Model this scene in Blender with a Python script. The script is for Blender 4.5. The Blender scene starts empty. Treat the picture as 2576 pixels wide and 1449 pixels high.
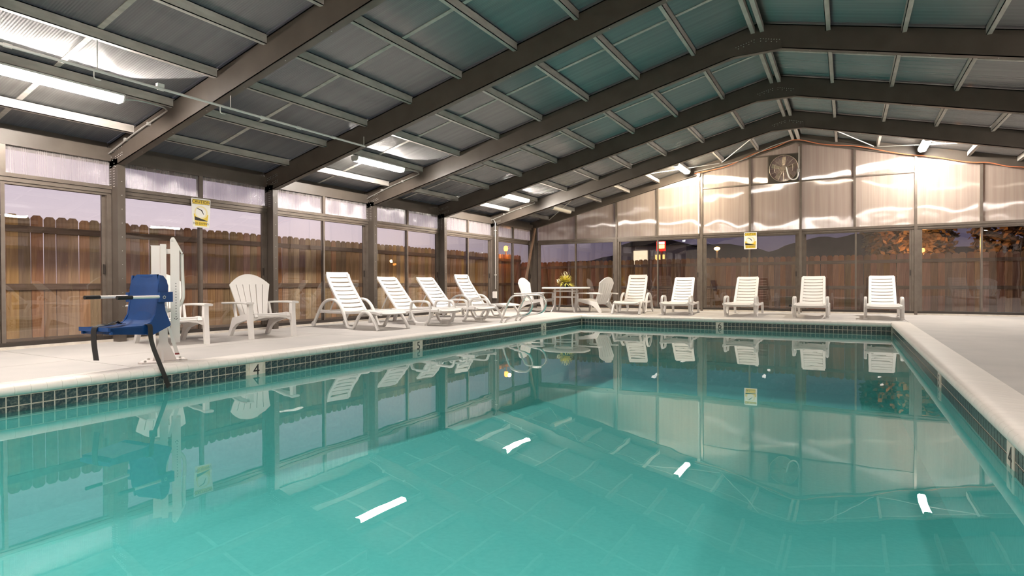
import bpy, math, random
from mathutils import Vector, Matrix
random.seed(7)
S = bpy.context.scene
COL = S.collection
PI = math.pi

# ------------------------------------------------------------------ camera
def set_camera():
    yaw, pitch, roll = 0.5158, -0.0077, -0.0039
    c, s = math.cos, math.sin
    fw = Vector((-s(yaw), c(yaw), 0)); rt = Vector((c(yaw), s(yaw), 0)); up = Vector((0, 0, 1))
    f2 = fw*c(pitch)+up*s(pitch); u2 = up*c(pitch)-fw*s(pitch)
    r3 = rt*c(roll)+u2*s(roll); u3 = u2*c(roll)-rt*s(roll)
    cd = bpy.data.cameras.new('camera'); co = bpy.data.objects.new('camera', cd); COL.objects.link(co)
    cd.sensor_width = 36; cd.lens = 1484.6/2576*36; cd.clip_start = .05; cd.clip_end = 3000
    M = Matrix((r3, u3, -f2)).transposed().to_4x4(); M.translation = (8.828, -16.889, .7763)
    co.matrix_world = M; S.camera = co
set_camera()

# ------------------------------------------------------------------ view, world
S.view_settings.view_transform = 'Standard'
S.view_settings.look = 'None'
S.view_settings.gamma = 1
S.view_settings.exposure = 0.0
S.view_settings.use_curve_mapping = False
cy = S.cycles
cy.max_bounces = 10; cy.diffuse_bounces = 4; cy.glossy_bounces = 5; cy.transmission_bounces = 6
cy.transparent_max_bounces = 24; cy.caustics_reflective = False; cy.caustics_refractive = False
cy.sample_clamp_indirect = 6.0; cy.use_denoising = True

LAMP = 182.0            # radiance of the lit tube covers
SKY = 1.12

def world():
    w = bpy.data.worlds.new('dusk_sky'); S.world = w; w.use_nodes = True
    n, l = w.node_tree.nodes, w.node_tree.links
    n.clear()
    out = n.new('ShaderNodeOutputWorld'); bg = n.new('ShaderNodeBackground')
    tc = n.new('ShaderNodeTexCoord'); sx = n.new('ShaderNodeSeparateXYZ')
    l.new(tc.outputs['Generated'], sx.inputs[0])
    def ramp(stops):
        r = n.new('ShaderNodeValToRGB'); e = r.color_ramp.elements
        e[0].position, e[0].color = stops[0][0], (*stops[0][1], 1)
        e[1].position, e[1].color = stops[-1][0], (*stops[-1][1], 1)
        for p, c in stops[1:-1]:
            k = e.new(p); k.color = (*c, 1)
        return r
    west = ramp([(0, (.95, .74, .74)), (.10, (.90, .76, .84)), (.30, (.58, .54, .74)), (1, (.12, .16, .26))])
    north = ramp([(0, (.17, .115, .14)), (.06, (.115, .095, .15)), (.35, (.07, .075, .14)), (1, (.05, .065, .11))])
    for r in (west, north): l.new(sx.outputs['Z'], r.inputs[0])
    mr = n.new('ShaderNodeMapRange'); mr.interpolation_type = 'SMOOTHSTEP'
    mr.inputs['From Min'].default_value = .42; mr.inputs['From Max'].default_value = -.80
    mr.inputs['To Min'].default_value = 0; mr.inputs['To Max'].default_value = 1
    mr.inputs['From Min'].default_value = -.30
    l.new(sx.outputs['X'], mr.inputs['Value'])
    mx = n.new('ShaderNodeMix'); mx.data_type = 'RGBA'
    l.new(mr.outputs[0], mx.inputs['Factor']); l.new(north.outputs[0], mx.inputs['A']); l.new(west.outputs[0], mx.inputs['B'])
    l.new(mx.outputs['Result'], bg.inputs[0]); bg.inputs[1].default_value = SKY
    l.new(bg.outputs[0], out.inputs[0])
world()

# ------------------------------------------------------------------ materials
def new_mat(name):
    m = bpy.data.materials.new(name); m.use_nodes = True
    n, l = m.node_tree.nodes, m.node_tree.links
    n.clear(); o = n.new('ShaderNodeOutputMaterial')
    return m, n, l, o

def mathn(n, l, op, a, b=None, c=None):
    m = n.new('ShaderNodeMath'); m.operation = op
    for i, v in enumerate((a, b, c)):
        if v is None: continue
        if isinstance(v, (int, float)): m.inputs[i].default_value = v
        else: l.new(v, m.inputs[i])
    return m.outputs[0]

def noise(n, l, scale, detail=3, vec=None, stretch=None, coord='Object'):
    t = n.new('ShaderNodeTexNoise'); t.inputs['Scale'].default_value = scale; t.inputs['Detail'].default_value = detail
    tc = n.new('ShaderNodeTexCoord')
    v = tc.outputs[coord]
    if stretch:
        mp = n.new('ShaderNodeMapping'); mp.inputs['Scale'].default_value = stretch
        l.new(v, mp.inputs[0]); v = mp.outputs[0]
    l.new(v, t.inputs['Vector'])
    return t.outputs['Fac']

def mixcol(n, l, f, a, b):
    m = n.new('ShaderNodeMix'); m.data_type = 'RGBA'
    if isinstance(f, (int, float)): m.inputs['Factor'].default_value = f
    else: l.new(f, m.inputs['Factor'])
    for k, v in (('A', a), ('B', b)):
        if isinstance(v, tuple): m.inputs[k].default_value = (*v[:3], 1)
        else: l.new(v, m.inputs[k])
    return m.outputs['Result']

def ramp2(n, l, fac, p0, p1):
    m = n.new('ShaderNodeMapRange'); m.inputs['From Min'].default_value = p0; m.inputs['From Max'].default_value = p1
    l.new(fac, m.inputs['Value']); return m.outputs[0]

def PB(name, col, rough=.5, metal=0., col2=None, nscale=4, stretch=None, bump=None, spec=.5, random_tint=0, rng=(.35, .65)):
    m, n, l, o = new_mat(name)
    b = n.new('ShaderNodeBsdfPrincipled'); l.new(b.outputs[0], o.inputs[0])
    b.inputs['Roughness'].default_value = rough; b.inputs['Metallic'].default_value = metal
    b.inputs['Specular IOR Level'].default_value = spec
    c = col
    if col2:
        c = mixcol(n, l, ramp2(n, l, noise(n, l, nscale, 4, stretch=stretch), *rng), col, col2)
    if random_tint:
        oi = n.new('ShaderNodeObjectInfo'); hs = n.new('ShaderNodeHueSaturation')
        v = mathn(n, l, 'MULTIPLY_ADD', oi.outputs['Random'], random_tint, 1-random_tint/2)
        l.new(v, hs.inputs['Value'])
        l.new(mathn(n, l, 'MULTIPLY_ADD', mathn(n, l, 'FRACT', mathn(n, l, 'MULTIPLY', oi.outputs['Random'], 7.31)), random_tint*.05, .5-random_tint*.03), hs.inputs['Hue'])
        l.new(mathn(n, l, 'MULTIPLY_ADD', mathn(n, l, 'FRACT', mathn(n, l, 'MULTIPLY', oi.outputs['Random'], 13.7)), random_tint*.6, 1-random_tint*.25), hs.inputs['Saturation'])
        if isinstance(c, tuple): hs.inputs['Color'].default_value = (*c[:3], 1)
        else: l.new(c, hs.inputs['Color'])
        c = hs.outputs[0]
    if isinstance(c, tuple): b.inputs['Base Color'].default_value = (*c[:3], 1)
    else: l.new(c, b.inputs['Base Color'])
    if bump:
        bp = n.new('ShaderNodeBump'); bp.inputs['Strength'].default_value = bump[1]; bp.inputs['Distance'].default_value = bump[2] if len(bump) > 2 else .01
        l.new(noise(n, l, bump[0], 4, stretch=stretch), bp.inputs['Height']); l.new(bp.outputs[0], b.inputs['Normal'])
    return m

def EM(name, col, strength):
    m, n, l, o = new_mat(name)
    e = n.new('ShaderNodeEmission'); e.inputs[0].default_value = (*col, 1); e.inputs[1].default_value = strength
    l.new(e.outputs[0], o.inputs[0]); return m

def schlick(n, l, f0, normal=None, gain=1.0):
    lw = n.new('ShaderNodeLayerWeight'); lw.inputs['Blend'].default_value = .5
    if normal: l.new(normal, lw.inputs['Normal'])
    p = mathn(n, l, 'POWER', lw.outputs['Facing'], 5)
    return mathn(n, l, 'MULTIPLY_ADD', p, (1-f0)*gain, f0*gain)

def GLASS(name, tint, f0=.045, rough=.0, wobble=None, gain=1.0):
    m, n, l, o = new_mat(name)
    t = n.new('ShaderNodeBsdfTransparent'); t.inputs[0].default_value = (*tint, 1)
    g = n.new('ShaderNodeBsdfGlossy'); g.inputs['Roughness'].default_value = rough
    nm = None
    if wobble:
        bp = n.new('ShaderNodeBump'); bp.inputs['Strength'].default_value = wobble[1]; bp.inputs['Distance'].default_value = wobble[2]
        l.new(noise(n, l, wobble[0], 2, stretch=wobble[3] if len(wobble) > 3 else None), bp.inputs['Height']); nm = bp.outputs[0]; l.new(nm, g.inputs['Normal'])
    mx = n.new('ShaderNodeMixShader'); l.new(schlick(n, l, f0, None, gain), mx.inputs[0])
    l.new(t.outputs[0], mx.inputs[1]); l.new(g.outputs[0], mx.inputs[2]); l.new(mx.outputs[0], o.inputs[0])
    return m

def RIBBED(name, axis, pitch, tint, diff, trans, f0, rough, strength, dist=.004, wob=.0, tangent=(1, 0, 0)):
    """twin-wall sheet: clear tinted, a little milky, glossy skin whose fine ribs smear reflections across them"""
    m, n, l, o = new_mat(name)
    tc = n.new('ShaderNodeTexCoord'); wv = n.new('ShaderNodeTexWave'); wv.wave_type = 'BANDS'; wv.bands_direction = axis
    wv.inputs['Scale'].default_value = 2*PI/(20*pitch); wv.inputs['Distortion'].default_value = 0
    l.new(tc.outputs['Object'], wv.inputs['Vector'])
    bp = n.new('ShaderNodeBump'); bp.inputs['Strength'].default_value = strength; bp.inputs['Distance'].default_value = dist
    l.new(wv.outputs['Fac'], bp.inputs['Height'])
    nm = bp.outputs[0]
    if wob:
        b2 = n.new('ShaderNodeBump'); b2.inputs['Strength'].default_value = wob; b2.inputs['Distance'].default_value = .05
        l.new(noise(n, l, 1.4, 1), b2.inputs['Height']); l.new(nm, b2.inputs['Normal']); nm = b2.outputs[0]
    t = n.new('ShaderNodeBsdfTransparent'); t.inputs[0].default_value = (*tint, 1)
    d = n.new('ShaderNodeBsdfDiffuse'); tl = n.new('ShaderNodeBsdfTranslucent')
    # cell walls show as fine milky lines
    dc = mixcol(n, l, ramp2(n, l, wv.outputs['Fac'], .55, .95), tuple(diff), tuple(min(1, q*1.18) for q in diff))
    st = noise(n, l, 15, 3, stretch=(1, 1, .03) if tangent[2] == 1 else (.03, 1, .03))
    dc = mixcol(n, l, ramp2(n, l, st, .35, .7), dc, tuple(q*.84 for q in diff))
    l.new(dc, d.inputs[0]); l.new(dc, tl.inputs[0])
    a = n.new('ShaderNodeMixShader'); a.inputs[0].default_value = .4; l.new(d.outputs[0], a.inputs[1]); l.new(tl.outputs[0], a.inputs[2])
    b = n.new('ShaderNodeMixShader'); b.inputs[0].default_value = trans; l.new(a.outputs[0], b.inputs[1]); l.new(t.outputs[0], b.inputs[2])
    g = n.new('ShaderNodeBsdfAnisotropic'); g.inputs['Roughness'].default_value = rough; l.new(nm, g.inputs['Normal'])
    g.inputs['Anisotropy'].default_value = .92
    cv = n.new('ShaderNodeCombineXYZ')
    for i in range(3): cv.inputs[i].default_value = tangent[i]
    l.new(cv.outputs[0], g.inputs['Tangent'])
    c = n.new('ShaderNodeMixShader')
    lw = n.new('ShaderNodeLayerWeight'); lw.inputs['Blend'].default_value = .5
    l.new(mathn(n, l, 'MULTIPLY_ADD', mathn(n, l, 'POWER', lw.outputs['Facing'], 5), .42, f0), c.inputs[0]); l.new(b.outputs[0], c.inputs[1]); l.new(g.outputs[0], c.inputs[2])
    l.new(c.outputs[0], o.inputs[0])
    return m

M = {}
M['steel'] = PB('bronze_painted_steel', (.082, .066, .054), .42, 0, (.104, .085, .070), 3, bump=(60, .03))
M['galv'] = PB('galvanised_purlin', (.40, .37, .335), .45, .0, (.52, .485, .445), 14, stretch=(1, .3, 1), bump=(40, .05))
M['bronze'] = PB('bronze_aluminium', (.15, .122, .10), .35, .35, (.18, .15, .125), 8)
M['dark_rail'] = PB('dark_door_rail', (.045, .036, .03), .45, .2)
M['bolt'] = PB('zinc_bolt', (.75, .73, .70), .3, .6)
M['roof'] = RIBBED('roof_sheet', 'Y', .026, (.32, .37, .39), (.31, .30, .285), .40, .22, .22, .40, .004, .16, (.97, 0, .24))
M['ribclear'] = RIBBED('clerestory_sheet', 'X', .022, (.96, .94, .97), (.86, .78, .76), .66, .20, .26, .25, .004, .30, (0, 0, 1))
M['gablesheet'] = RIBBED('gable_sheet', 'X', .022, (.78, .73, .76), (.95, .78, .67), .42, .24, .26, .30, .004, .40, (0, 0, 1))
M['glass'] = GLASS('door_glass', (.92, .915, .91), .06, 0, (1.1, .12, .02), 1.7)
M['deck'] = PB('painted_concrete', (.56, .525, .495), .62, 0, (.47, .45, .43), 1.6, bump=(90, .12, .004), rng=(.3, .75))
M['curb'] = PB('curb_concrete', (.72, .66, .58), .7, 0, (.60, .54, .47), 9, bump=(60, .2))
M['coping'] = PB('painted_coping', (.84, .79, .74), .5, 0, (.76, .71, .65), 5, bump=(50, .06), random_tint=.05)
M['tile'] = PB('glazed_tile', (.022, .045, .055), .16, 0, (.13, .155, .135), 60, bump=(110, .5, .004), random_tint=.5, rng=(.45, .70))
M['grout'] = PB('tile_grout', (.74, .68, .58), .8, 0, (.62, .55, .45), 30)
M['marker'] = PB('marker_tile', (.78, .70, .62), .3, 0, (.70, .62, .53), 18)
M['black'] = PB('black_print', (.012, .010, .010), .5)
M['basin'] = PB('pool_plaster', (.34, .69, .67), .7, 0, (.29, .63, .615), 26, bump=(70, .2, .006), rng=(.3, .7))
M['white'] = PB('white_resin', (.79, .76, .73), .38, 0, bump=(120, .03))
M['wpaint'] = PB('white_powder_coat', (.84, .78, .74), .35)
M['blue'] = PB('blue_seat_plastic', (.007, .045, .165), .30, 0, (.009, .055, .20), 6)
M['strap'] = PB('black_webbing', (.008, .007, .007), .7, bump=(150, .3))
M['chrome'] = PB('stainless_tube', (.86, .83, .80), .26, .8)
M['wood'] = PB('cedar_picket', (.70, .46, .25), .75, 0, (.48, .295, .155), 5, stretch=(5, 5, .35), bump=(14, .25), random_tint=.75)
M['wood2'] = PB('dim_cedar_picket', (.45, .25, .13), .75, 0, (.29, .155, .08), 5, stretch=(5, 5, .35), bump=(14, .25), random_tint=.75)  # same cedar, redder, with the weaker light at the back painted in
M['woodrail'] = PB('cedar_rail', (.27, .185, .125), .8, 0, (.19, .125, .085), 6, stretch=(.4, .4, 5))
M['brace'] = PB('timber_brace', (.24, .15, .10), .7, 0, (.17, .105, .07), 9, stretch=(6, 6, .4))
M['lamp'] = EM('lit_tube_cover', (1.0, .915, .835), LAMP)
M['lampwarm'] = EM('lit_tube_cover_warm', (1.0, .86, .66), LAMP*1.5)
M['lampbright'] = EM('lit_tube_cover_bright', (1.0, .915, .82), LAMP*1.7)  # higher strength set to brighten the gable and back row
M['lampoff'] = PB('unlit_tube_cover', (.80, .74, .62), .3)
M['housing'] = PB('lamp_housing', (.80, .78, .75), .4)
M['sodium'] = EM('sodium_lamp', (1.0, .36, .06), 9)
M['streetwhite'] = EM('street_lamp_head', (1.0, .52, .17), 16)
M['yellow'] = PB('yellow_print', (.78, .56, .06), .4)
M['signwhite'] = PB('sign_white', (.86, .84, .80), .35)
M['signpale'] = PB('sign_pale_yellow', (.84, .74, .42), .4)
M['red'] = PB('red_print', (.22, .02, .02), .5)
M['pipe'] = PB('white_pipe', (.78, .75, .72), .4)
M['conduit'] = PB('steel_conduit', (.55, .53, .50), .35, .5)
M['cord'] = PB('orange_cord', (.62, .20, .09), .5)
M['fan'] = PB('fan_metal', (.42, .34, .26), .4, .4)
M['fandark'] = PB('fan_shroud', (.05, .04, .03), .6)
M['ground'] = PB('dark_ground', (.085, .07, .055), .9, 0, (.12, .10, .08), 1.2, bump=(20, .3))
M['hill'] = PB('dusk_hill', (.055, .045, .045), 1.0, 0, (.075, .06, .055), .02, spec=0)
M['leaf'] = PB('tree_leaves', (.20, .13, .05), .7, 0, (.12, .10, .04), 1.2)
M['bark'] = PB('tree_bark', (.07, .05, .035), .9, bump=(10, .5))
M['foliage'] = PB('yellow_green_foliage', (.80, .66, .13), .5, 0, (.58, .55, .11), 22)
M['foliage2'] = PB('dark_green_foliage', (.11, .20, .045), .55)
M['petal'] = PB('cream_petals', (.78, .72, .50), .5)
M['pot'] = PB('dark_pot', (.02, .028, .03), .4)
M['stucco'] = PB('stucco_wall', (.46, .40, .33), .9, 0, (.40, .34, .28), 2, bump=(40, .2))
M['warmsign'] = EM('lit_sign_yellow', (1.0, .72, .22), 4.5)
M['redsign'] = EM('lit_sign_red', (.9, .03, .02), 2.2)
M['whitesign'] = EM('lit_sign_white', (1.0, .93, .82), 6)
M['winwhite'] = EM('lit_window_white', (1.0, .80, .55), 1.5)
M['wingold'] = EM('lit_window_gold', (1.0, .55, .16), 2.4)
M['post_pole'] = PB('lamp_post', (.55, .40, .22), .6)

def water_mat():
    m, n, l, o = new_mat('pool_water')
    t = n.new('ShaderNodeBsdfTransparent'); t.inputs[0].default_value = (.60, .90, .90, 1)
    g = n.new('ShaderNodeBsdfGlossy'); g.inputs['Roughness'].default_value = 0
    bp = n.new('ShaderNodeBump'); bp.inputs['Strength'].default_value = .05; bp.inputs['Distance'].default_value = .02
    l.new(noise(n, l, 1.7, 2), bp.inputs['Height']); l.new(bp.outputs[0], g.inputs['Normal'])
    d = n.new('ShaderNodeBsdfDiffuse'); d.inputs[0].default_value = (.06, .50, .47, 1)      # suspended matter scatters a little light
    sc = n.new('ShaderNodeMixShader'); sc.inputs[0].default_value = .20
    l.new(t.outputs[0], sc.inputs[1]); l.new(d.outputs[0], sc.inputs[2])
    mx = n.new('ShaderNodeMixShader'); l.new(schlick(n, l, .03, None, 1.15), mx.inputs[0])
    l.new(sc.outputs[0], mx.inputs[1]); l.new(g.outputs[0], mx.inputs[2]); l.new(mx.outputs[0], o.inputs[0])
    return m
M['water'] = water_mat()

# ------------------------------------------------------------------ builders
class MB:
    def __init__(s): s.v = []; s.f = []
    def add(s, vs, fs):
        o = len(s.v); s.v += [tuple(p) for p in vs]; s.f += [tuple(i+o for i in f) for f in fs]; return s
    def box(s, x0, x1, y0, y1, z0, z1):
        vs = [(x, y, z) for z in (z0, z1) for y in (y0, y1) for x in (x0, x1)]
        return s.add(vs, [(0, 2, 3, 1), (4, 5, 7, 6), (0, 1, 5, 4), (2, 6, 7, 3), (0, 4, 6, 2), (1, 3, 7, 5)])
    def prism(s, pts, a, b, plane='xz'):
        """polygon in a plane, extruded from a to b along the third axis"""
        def P(p, t):
            if plane == 'xz': return (p[0], t, p[1])
            if plane == 'xy': return (p[0], p[1], t)
            return (t, p[0], p[1])
        n = len(pts); vs = [P(p, a) for p in pts]+[P(p, b) for p in pts]
        fs = [tuple(range(n)), tuple(range(2*n-1, n-1, -1))]
        fs += [(i, i+n, (i+1) % n+n, (i+1) % n) for i in range(n)]
        return s.add(vs, [f[::-1] for f in fs])
    def sweep(s, path, sec, side=None, closed=False):
        """section polygon [(a,b)] swept along path; a runs along side, b along the normal"""
        path = [Vector(p) for p in path]; n = len(path); m = len(sec); vs = []
        for i, p in enumerate(path):
            if closed: t = path[(i+1) % n]-path[i-1]
            else: t = path[min(i+1, n-1)]-path[max(i-1, 0)]
            t.normalize()
            if side is not None: sd = Vector(side)
            else:
                ref = Vector((0, 0, 1)) if abs(t.z) < .9 else Vector((1, 0, 0))
                if i == 0 or closed: sd = t.cross(ref)
                else: sd = prev - t*prev.dot(t)
            sd = (sd - t*sd.dot(t)).normalized(); prev = sd
            nm = sd.cross(t)
            for a, b in sec: vs.append(p+sd*a+nm*b)
        fs = []
        for i in range(n if closed else n-1):
            j = (i+1) % n
            for k in range(m): fs.append((i*m+k, i*m+(k+1) % m, j*m+(k+1) % m, j*m+k))
        if not closed: fs += [tuple(range(m-1, -1, -1)), tuple((n-1)*m+k for k in range(m))]
        return s.add(vs, fs)
    def tube(s, path, r, k=8, closed=False):
        return s.sweep(path, [(r*math.cos(2*PI*i/k), r*math.sin(2*PI*i/k)) for i in range(k)], closed=closed)
    def lathe(s, prof, k=24, c=(0, 0)):
        vs = []; n = len(prof)
        for i in range(k):
            a = 2*PI*i/k
            vs += [(c[0]+r*math.cos(a), c[1]+r*math.sin(a), z) for r, z in prof]
        fs = [(i*n+j, ((i+1) % k)*n+j, ((i+1) % k)*n+j+1, i*n+j+1) for i in range(k) for j in range(n-1)]
        return s.add(vs, fs)
    def xf(s, M4):
        s.v = [tuple(M4 @ Vector(p)) for p in s.v]; return s
    def mesh(s, name, mat, smooth=35):
        me = bpy.data.meshes.new(name); me.from_pydata(s.v, [], s.f); me.update()
        me.materials.append(M[mat] if isinstance(mat, str) else mat)
        if smooth:
            me.polygons.foreach_set('use_smooth', [True]*len(me.polygons)); me.set_sharp_from_angle(angle=math.radians(smooth))
        return me
    def build(s, name, mat, parent=None, smooth=35):
        return link(name, s.mesh(name, mat, smooth), parent)

def link(name, me, parent=None, loc=None, rot=None):
    o = bpy.data.objects.new(name, me); COL.objects.link(o)
    if parent: o.parent = parent
    if loc is not None: o.location = loc
    if rot is not None: o.rotation_euler = rot
    return o
def tag(o, label=None, cat=None, group=None, kind=None):
    if label: o['label'] = label
    if cat: o['category'] = cat
    if group: o['group'] = group
    if kind: o['kind'] = kind
    return o
def empty(name, loc=(0, 0, 0), rz=0):
    o = bpy.data.objects.new(name, None); COL.objects.link(o); o.location = loc; o.rotation_euler = (0, 0, rz); o.empty_display_size = .1
    return o
def struct(name, label, loc=(0, 0, 0), rz=0): return tag(empty(name, loc, rz), label, None, None, 'structure')
def copy_tree(o, parent=None):
    c = o.copy(); COL.objects.link(c); c.parent = parent
    for ch in list(o.children): copy_tree(ch, c)
    return c
def smooth_path(pts, sub=4, closed=False):
    P = [Vector(p if len(p) == 3 else (p[0], 0, p[1])) for p in pts]; n = len(P); out = []
    rng = range(n) if closed else range(n-1)
    for i in rng:
        p1, p2 = P[i], P[(i+1) % n]
        p0 = P[i-1] if (closed or i > 0) else p1*2-p2
        p3 = P[(i+2) % n] if (closed or i+2 < n) else p2*2-p1
        for k in range(sub):
            t = k/sub
            out.append(.5*((2*p1)+(p2-p0)*t+(2*p0-5*p1+4*p2-p3)*t*t+(3*p1-p0-3*p2+p3)*t**3))
    if not closed: out.append(P[-1])
    return out
def rrect(w, h, r=None):
    r = r or min(w, h)*.3; w /= 2; h /= 2
    return [(w-r, -h), (w, -h+r), (w, h-r), (w-r, h), (-w+r, h), (-w, h-r), (-w, -h+r), (-w+r, -h)]
def text_mesh(body, size, mat, extrude=.001):
    cu = bpy.data.curves.new('lettering', 'FONT'); cu.body = body; cu.size = size; cu.extrude = extrude
    cu.align_x = 'CENTER'; cu.align_y = 'CENTER'; cu.resolution_u = 3
    o = bpy.data.objects.new('lettering', cu); COL.objects.link(o)
    bpy.context.view_layer.update()
    me = bpy.data.meshes.new_from_object(o); bpy.data.objects.remove(o); bpy.data.curves.remove(cu)
    me.materials.clear(); me.materials.append(M[mat]); return me

# ------------------------------------------------------------------ dimensions
W = 15.374; XR = W/2; SL = .2426; B = 2.5; YF = -20.04
XP, XQ, YP, YN = 3.284, 9.581, -3.757, -16.25     # pool edges
ZT, ZW, TP = -.0685, -.193, .079
def fy(k): return -B*k-.04
def hz(x): return SL*min(x, W-x)                   # roof rise at x
ZRB, ZPB, ZSH = 2.37, 2.64, 2.755                  # rafter bottom, purlin bottom, sheet (at x = 0)
H = 2.007

# ------------------------------------------------------------------ floor and pool
def build_floor():
    fl = struct('floor', 'pale painted concrete pool deck around the water')
    base = MB()
    for x0, x1, y0, y1 in ((-.12, XP-.02, YF, .12), (XQ+.02, W+.12, YF, .12), (XP-.02, XQ+.02, YP+.02, .12), (XP-.02, XQ+.02, YF, YN-.02)):
        base.box(x0, x1, y0, y1, -.25, -.012)
    base.build('sub_slab', 'curb', fl, 0)
    cw = .29
    def slab(x0, x1, y0, y1):
        g = .004
        MB().box(x0+g, x1-g, y0+g, y1-g, -.015, 0).build('slab', 'deck', fl, 0)
    ys = [0, -3.47, -6.9, -10.34, -13.8, -17.2, YF]
    for a, b in zip(ys, ys[1:]):
        slab(0, 1.85, b, a)
        if a == 0: slab(1.85, XP-cw, b, a)
        else: slab(1.85, XP-cw, b, a)
        slab(XQ+cw, 12.6, b, a); slab(12.6, W, b, a)
    slab(XP-cw, 6.4, YP+cw, 0); slab(6.4, XQ+cw, YP+cw, 0)
    slab(XP-cw, XQ+cw, YF, YN-cw)
    return fl
build_floor()

def build_pool():
    pool = struct('pool_basin', 'teal swimming pool basin with dark tile band at the waterline')
    D0, D1 = -1.02, -1.42
    m = MB(); e = .008
    x0, x1, y0, y1 = XP-e, XQ+e, YN-e, YP+e
    zf = lambda y: D0 if y < -14.5 else D1 if y > -6 else D0+(D1-D0)*(y+14.5)/8.5
    yy = [y0, -14.5, -10, -6, y1]
    for a, b in zip(yy, yy[1:]):
        m.add([(x0, a, zf(a)), (x1, a, zf(a)), (x1, b, zf(b)), (x0, b, zf(b))], [(0, 1, 2, 3)])
        m.add([(x0, a, zf(a)), (x0, b, zf(b)), (x0, b, -.225), (x0, a, -.225)], [(0, 1, 2, 3)])
        m.add([(x1, a, zf(a)), (x1, b, zf(b)), (x1, b, -.225), (x1, a, -.225)], [(3, 2, 1, 0)])
    m.add([(x0, y1, D1), (x1, y1, D1), (x1, y1, -.225), (x0, y1, -.225)], [(0, 1, 2, 3)])
    m.add([(x0, y0, D0), (x1, y0, D0), (x1, y0, -.225), (x0, y0, -.225)], [(3, 2, 1, 0)])
    m.build('plaster_shell', 'basin', pool, 0)
    g = MB(); t = .02; zb = ZT-2*TP-.004
    g.box(XP-t, XP-.001, YN, YP+t, zb, ZT+.03); g.box(XQ+.001, XQ+t, YN, YP+t, zb, ZT+.03)
    g.box(XP-t, XQ+t, YP+.001, YP+t, zb, ZT+.03); g.box(XP-t, XQ+t, YN-t, YN-.001, zb, ZT+.03)
    g.build('grout_band', 'grout', pool, 0)
    # tile: frustum facing local -y
    h, i, d = .0355, .0335, .005
    tm = MB().add([(-h, 0, -h), (h, 0, -h), (h, 0, h), (-h, 0, h), (-i, -d, -i), (i, -d, -i), (i, -d, i), (-i, -d, i)],
                  [(4, 5, 6, 7), (0, 1, 5, 4), (1, 2, 6, 5), (2, 3, 7, 6), (3, 0, 4, 7)])
    tile = tm.mesh('tile', 'tile', 0)
    spots = []
    markers = [('L', -12.72, '4'), ('L', -9.95, '5'), ('L', -5.77, '6'), ('B', 6.475, '6'), ('R', -12.93, '4'), ('R', -10.18, '5')]
    def skip(side, c): return any(s == side and abs(c-p) < .105 for s, p, _ in markers)
    cam = Vector((8.828, -16.889, .7763)); 
    def put(side, c, r):
        z = ZT-TP*(r+.5)
        if side == 'L': loc, rz, nrm = (XP, c, z), PI/2, Vector((1, 0, 0))
        elif side == 'R': loc, rz, nrm = (XQ, c, z), -PI/2, Vector((-1, 0, 0))
        elif side == 'B': loc, rz, nrm = (c, YP, z), 0, Vector((0, -1, 0))
        if r < 2 and skip(side, c): return
        dv = cam-Vector(loc); size = dv.normalized().dot(nrm)/dv.length**2*(1 if r < 1 else .6 if r < 2 else .02)
        if side != 'B' and c < -14.6: size = 0
        spots.append((size, loc, rz))
    n = int((YP-YN)/TP)
    for r in range(2):
        for k in range(n):
            put('L', YP-TP*(k+.5), r); put('R', YP-TP*(k+.5), r)
        for k in range(int((XQ-XP)/TP)): put('B', XP+.028+TP*(k+.5), r)
    spots.sort(key=lambda q: -q[0])
    for s_, loc, rz in spots[:298]: link('tile', tile, pool, loc, (0, 0, rz))
    rest = MB()
    for s_, loc, rz in spots[298:]:
        R4 = Matrix.Translation(loc) @ Matrix.Rotation(rz, 4, 'Z')
        rest.add([R4 @ Vector(p) for p in tm.v], tm.f)
    o = rest.build('tile_field', 'tile', pool, 0); o['kind'] = 'stuff'
    mk = MB().box(-.0775, .0775, -.009, 0, -.079, .079).mesh('depth_marker', 'marker', 0)
    for side, c, ch in markers:
        z = ZT-TP
        loc, rz = ((XP, c, z), PI/2) if side == 'L' else ((XQ, c, z), -PI/2) if side == 'R' else ((c, YP, z), 0)
        p = link('depth_marker', mk, pool, loc, (0, 0, rz)); p['label'] = 'cream tile with black depth numeral '+ch
        link('numeral', text_mesh(ch, .165, 'black', .0008), p, (0, -.0098, .0), (PI/2, 0, 0))
    # coping bricks
    cop = struct('pool_coping', 'white painted bullnose coping bricks round the pool edge')
    sec = [(-.288, -.064), (-.288, .006), (-.06, .018), (.0, .012), (.020, -.004), (.028, -.026), (.022, -.052), (.004, -.066)]
    bw = .105; gp = .0007
    br = MB().prism([(a, b) for a, b in sec], gp, bw-gp, 'xz').mesh('coping_brick', 'coping', 40)     # runs along y, nose to +x
    k = 0
    y = YN-.28
    while y < YP+.26:
        link('coping_brick', br, cop, (XP, y, 0)); 
        link('coping_brick', br, cop, (XQ, y+bw, 0), (0, 0, PI)); y += bw
    x = XP+.03
    while x < XQ-.03:
        w_ = min(bw, XQ-.03-x)
        ob = link('coping_brick', br, cop, (x, YP, 0), (0, 0, -PI/2)); ob.scale = (1, w_/bw, 1)
        x += bw
    bb = MB()
    bb.box(XP-.26, XP-.004, YN, YP+.26, -.066, .002); bb.box(XQ+.004, XQ+.26, YN, YP+.26, -.066, .002); bb.box(XP, XQ, YP+.004, YP+.26, -.066, .002)
    bb.box(XP-.26, XQ+.26, YN-.28, YN-.004, -.066, .004)
    bb.build('mortar_bed', 'coping', cop, 0)
    # water
    wm = MB().add([(XP-.006, YN, ZW), (XQ+.006, YN, ZW), (XQ+.006, YP+.006, ZW), (XP-.006, YP+.006, ZW)], [(0, 1, 2, 3)])
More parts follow.
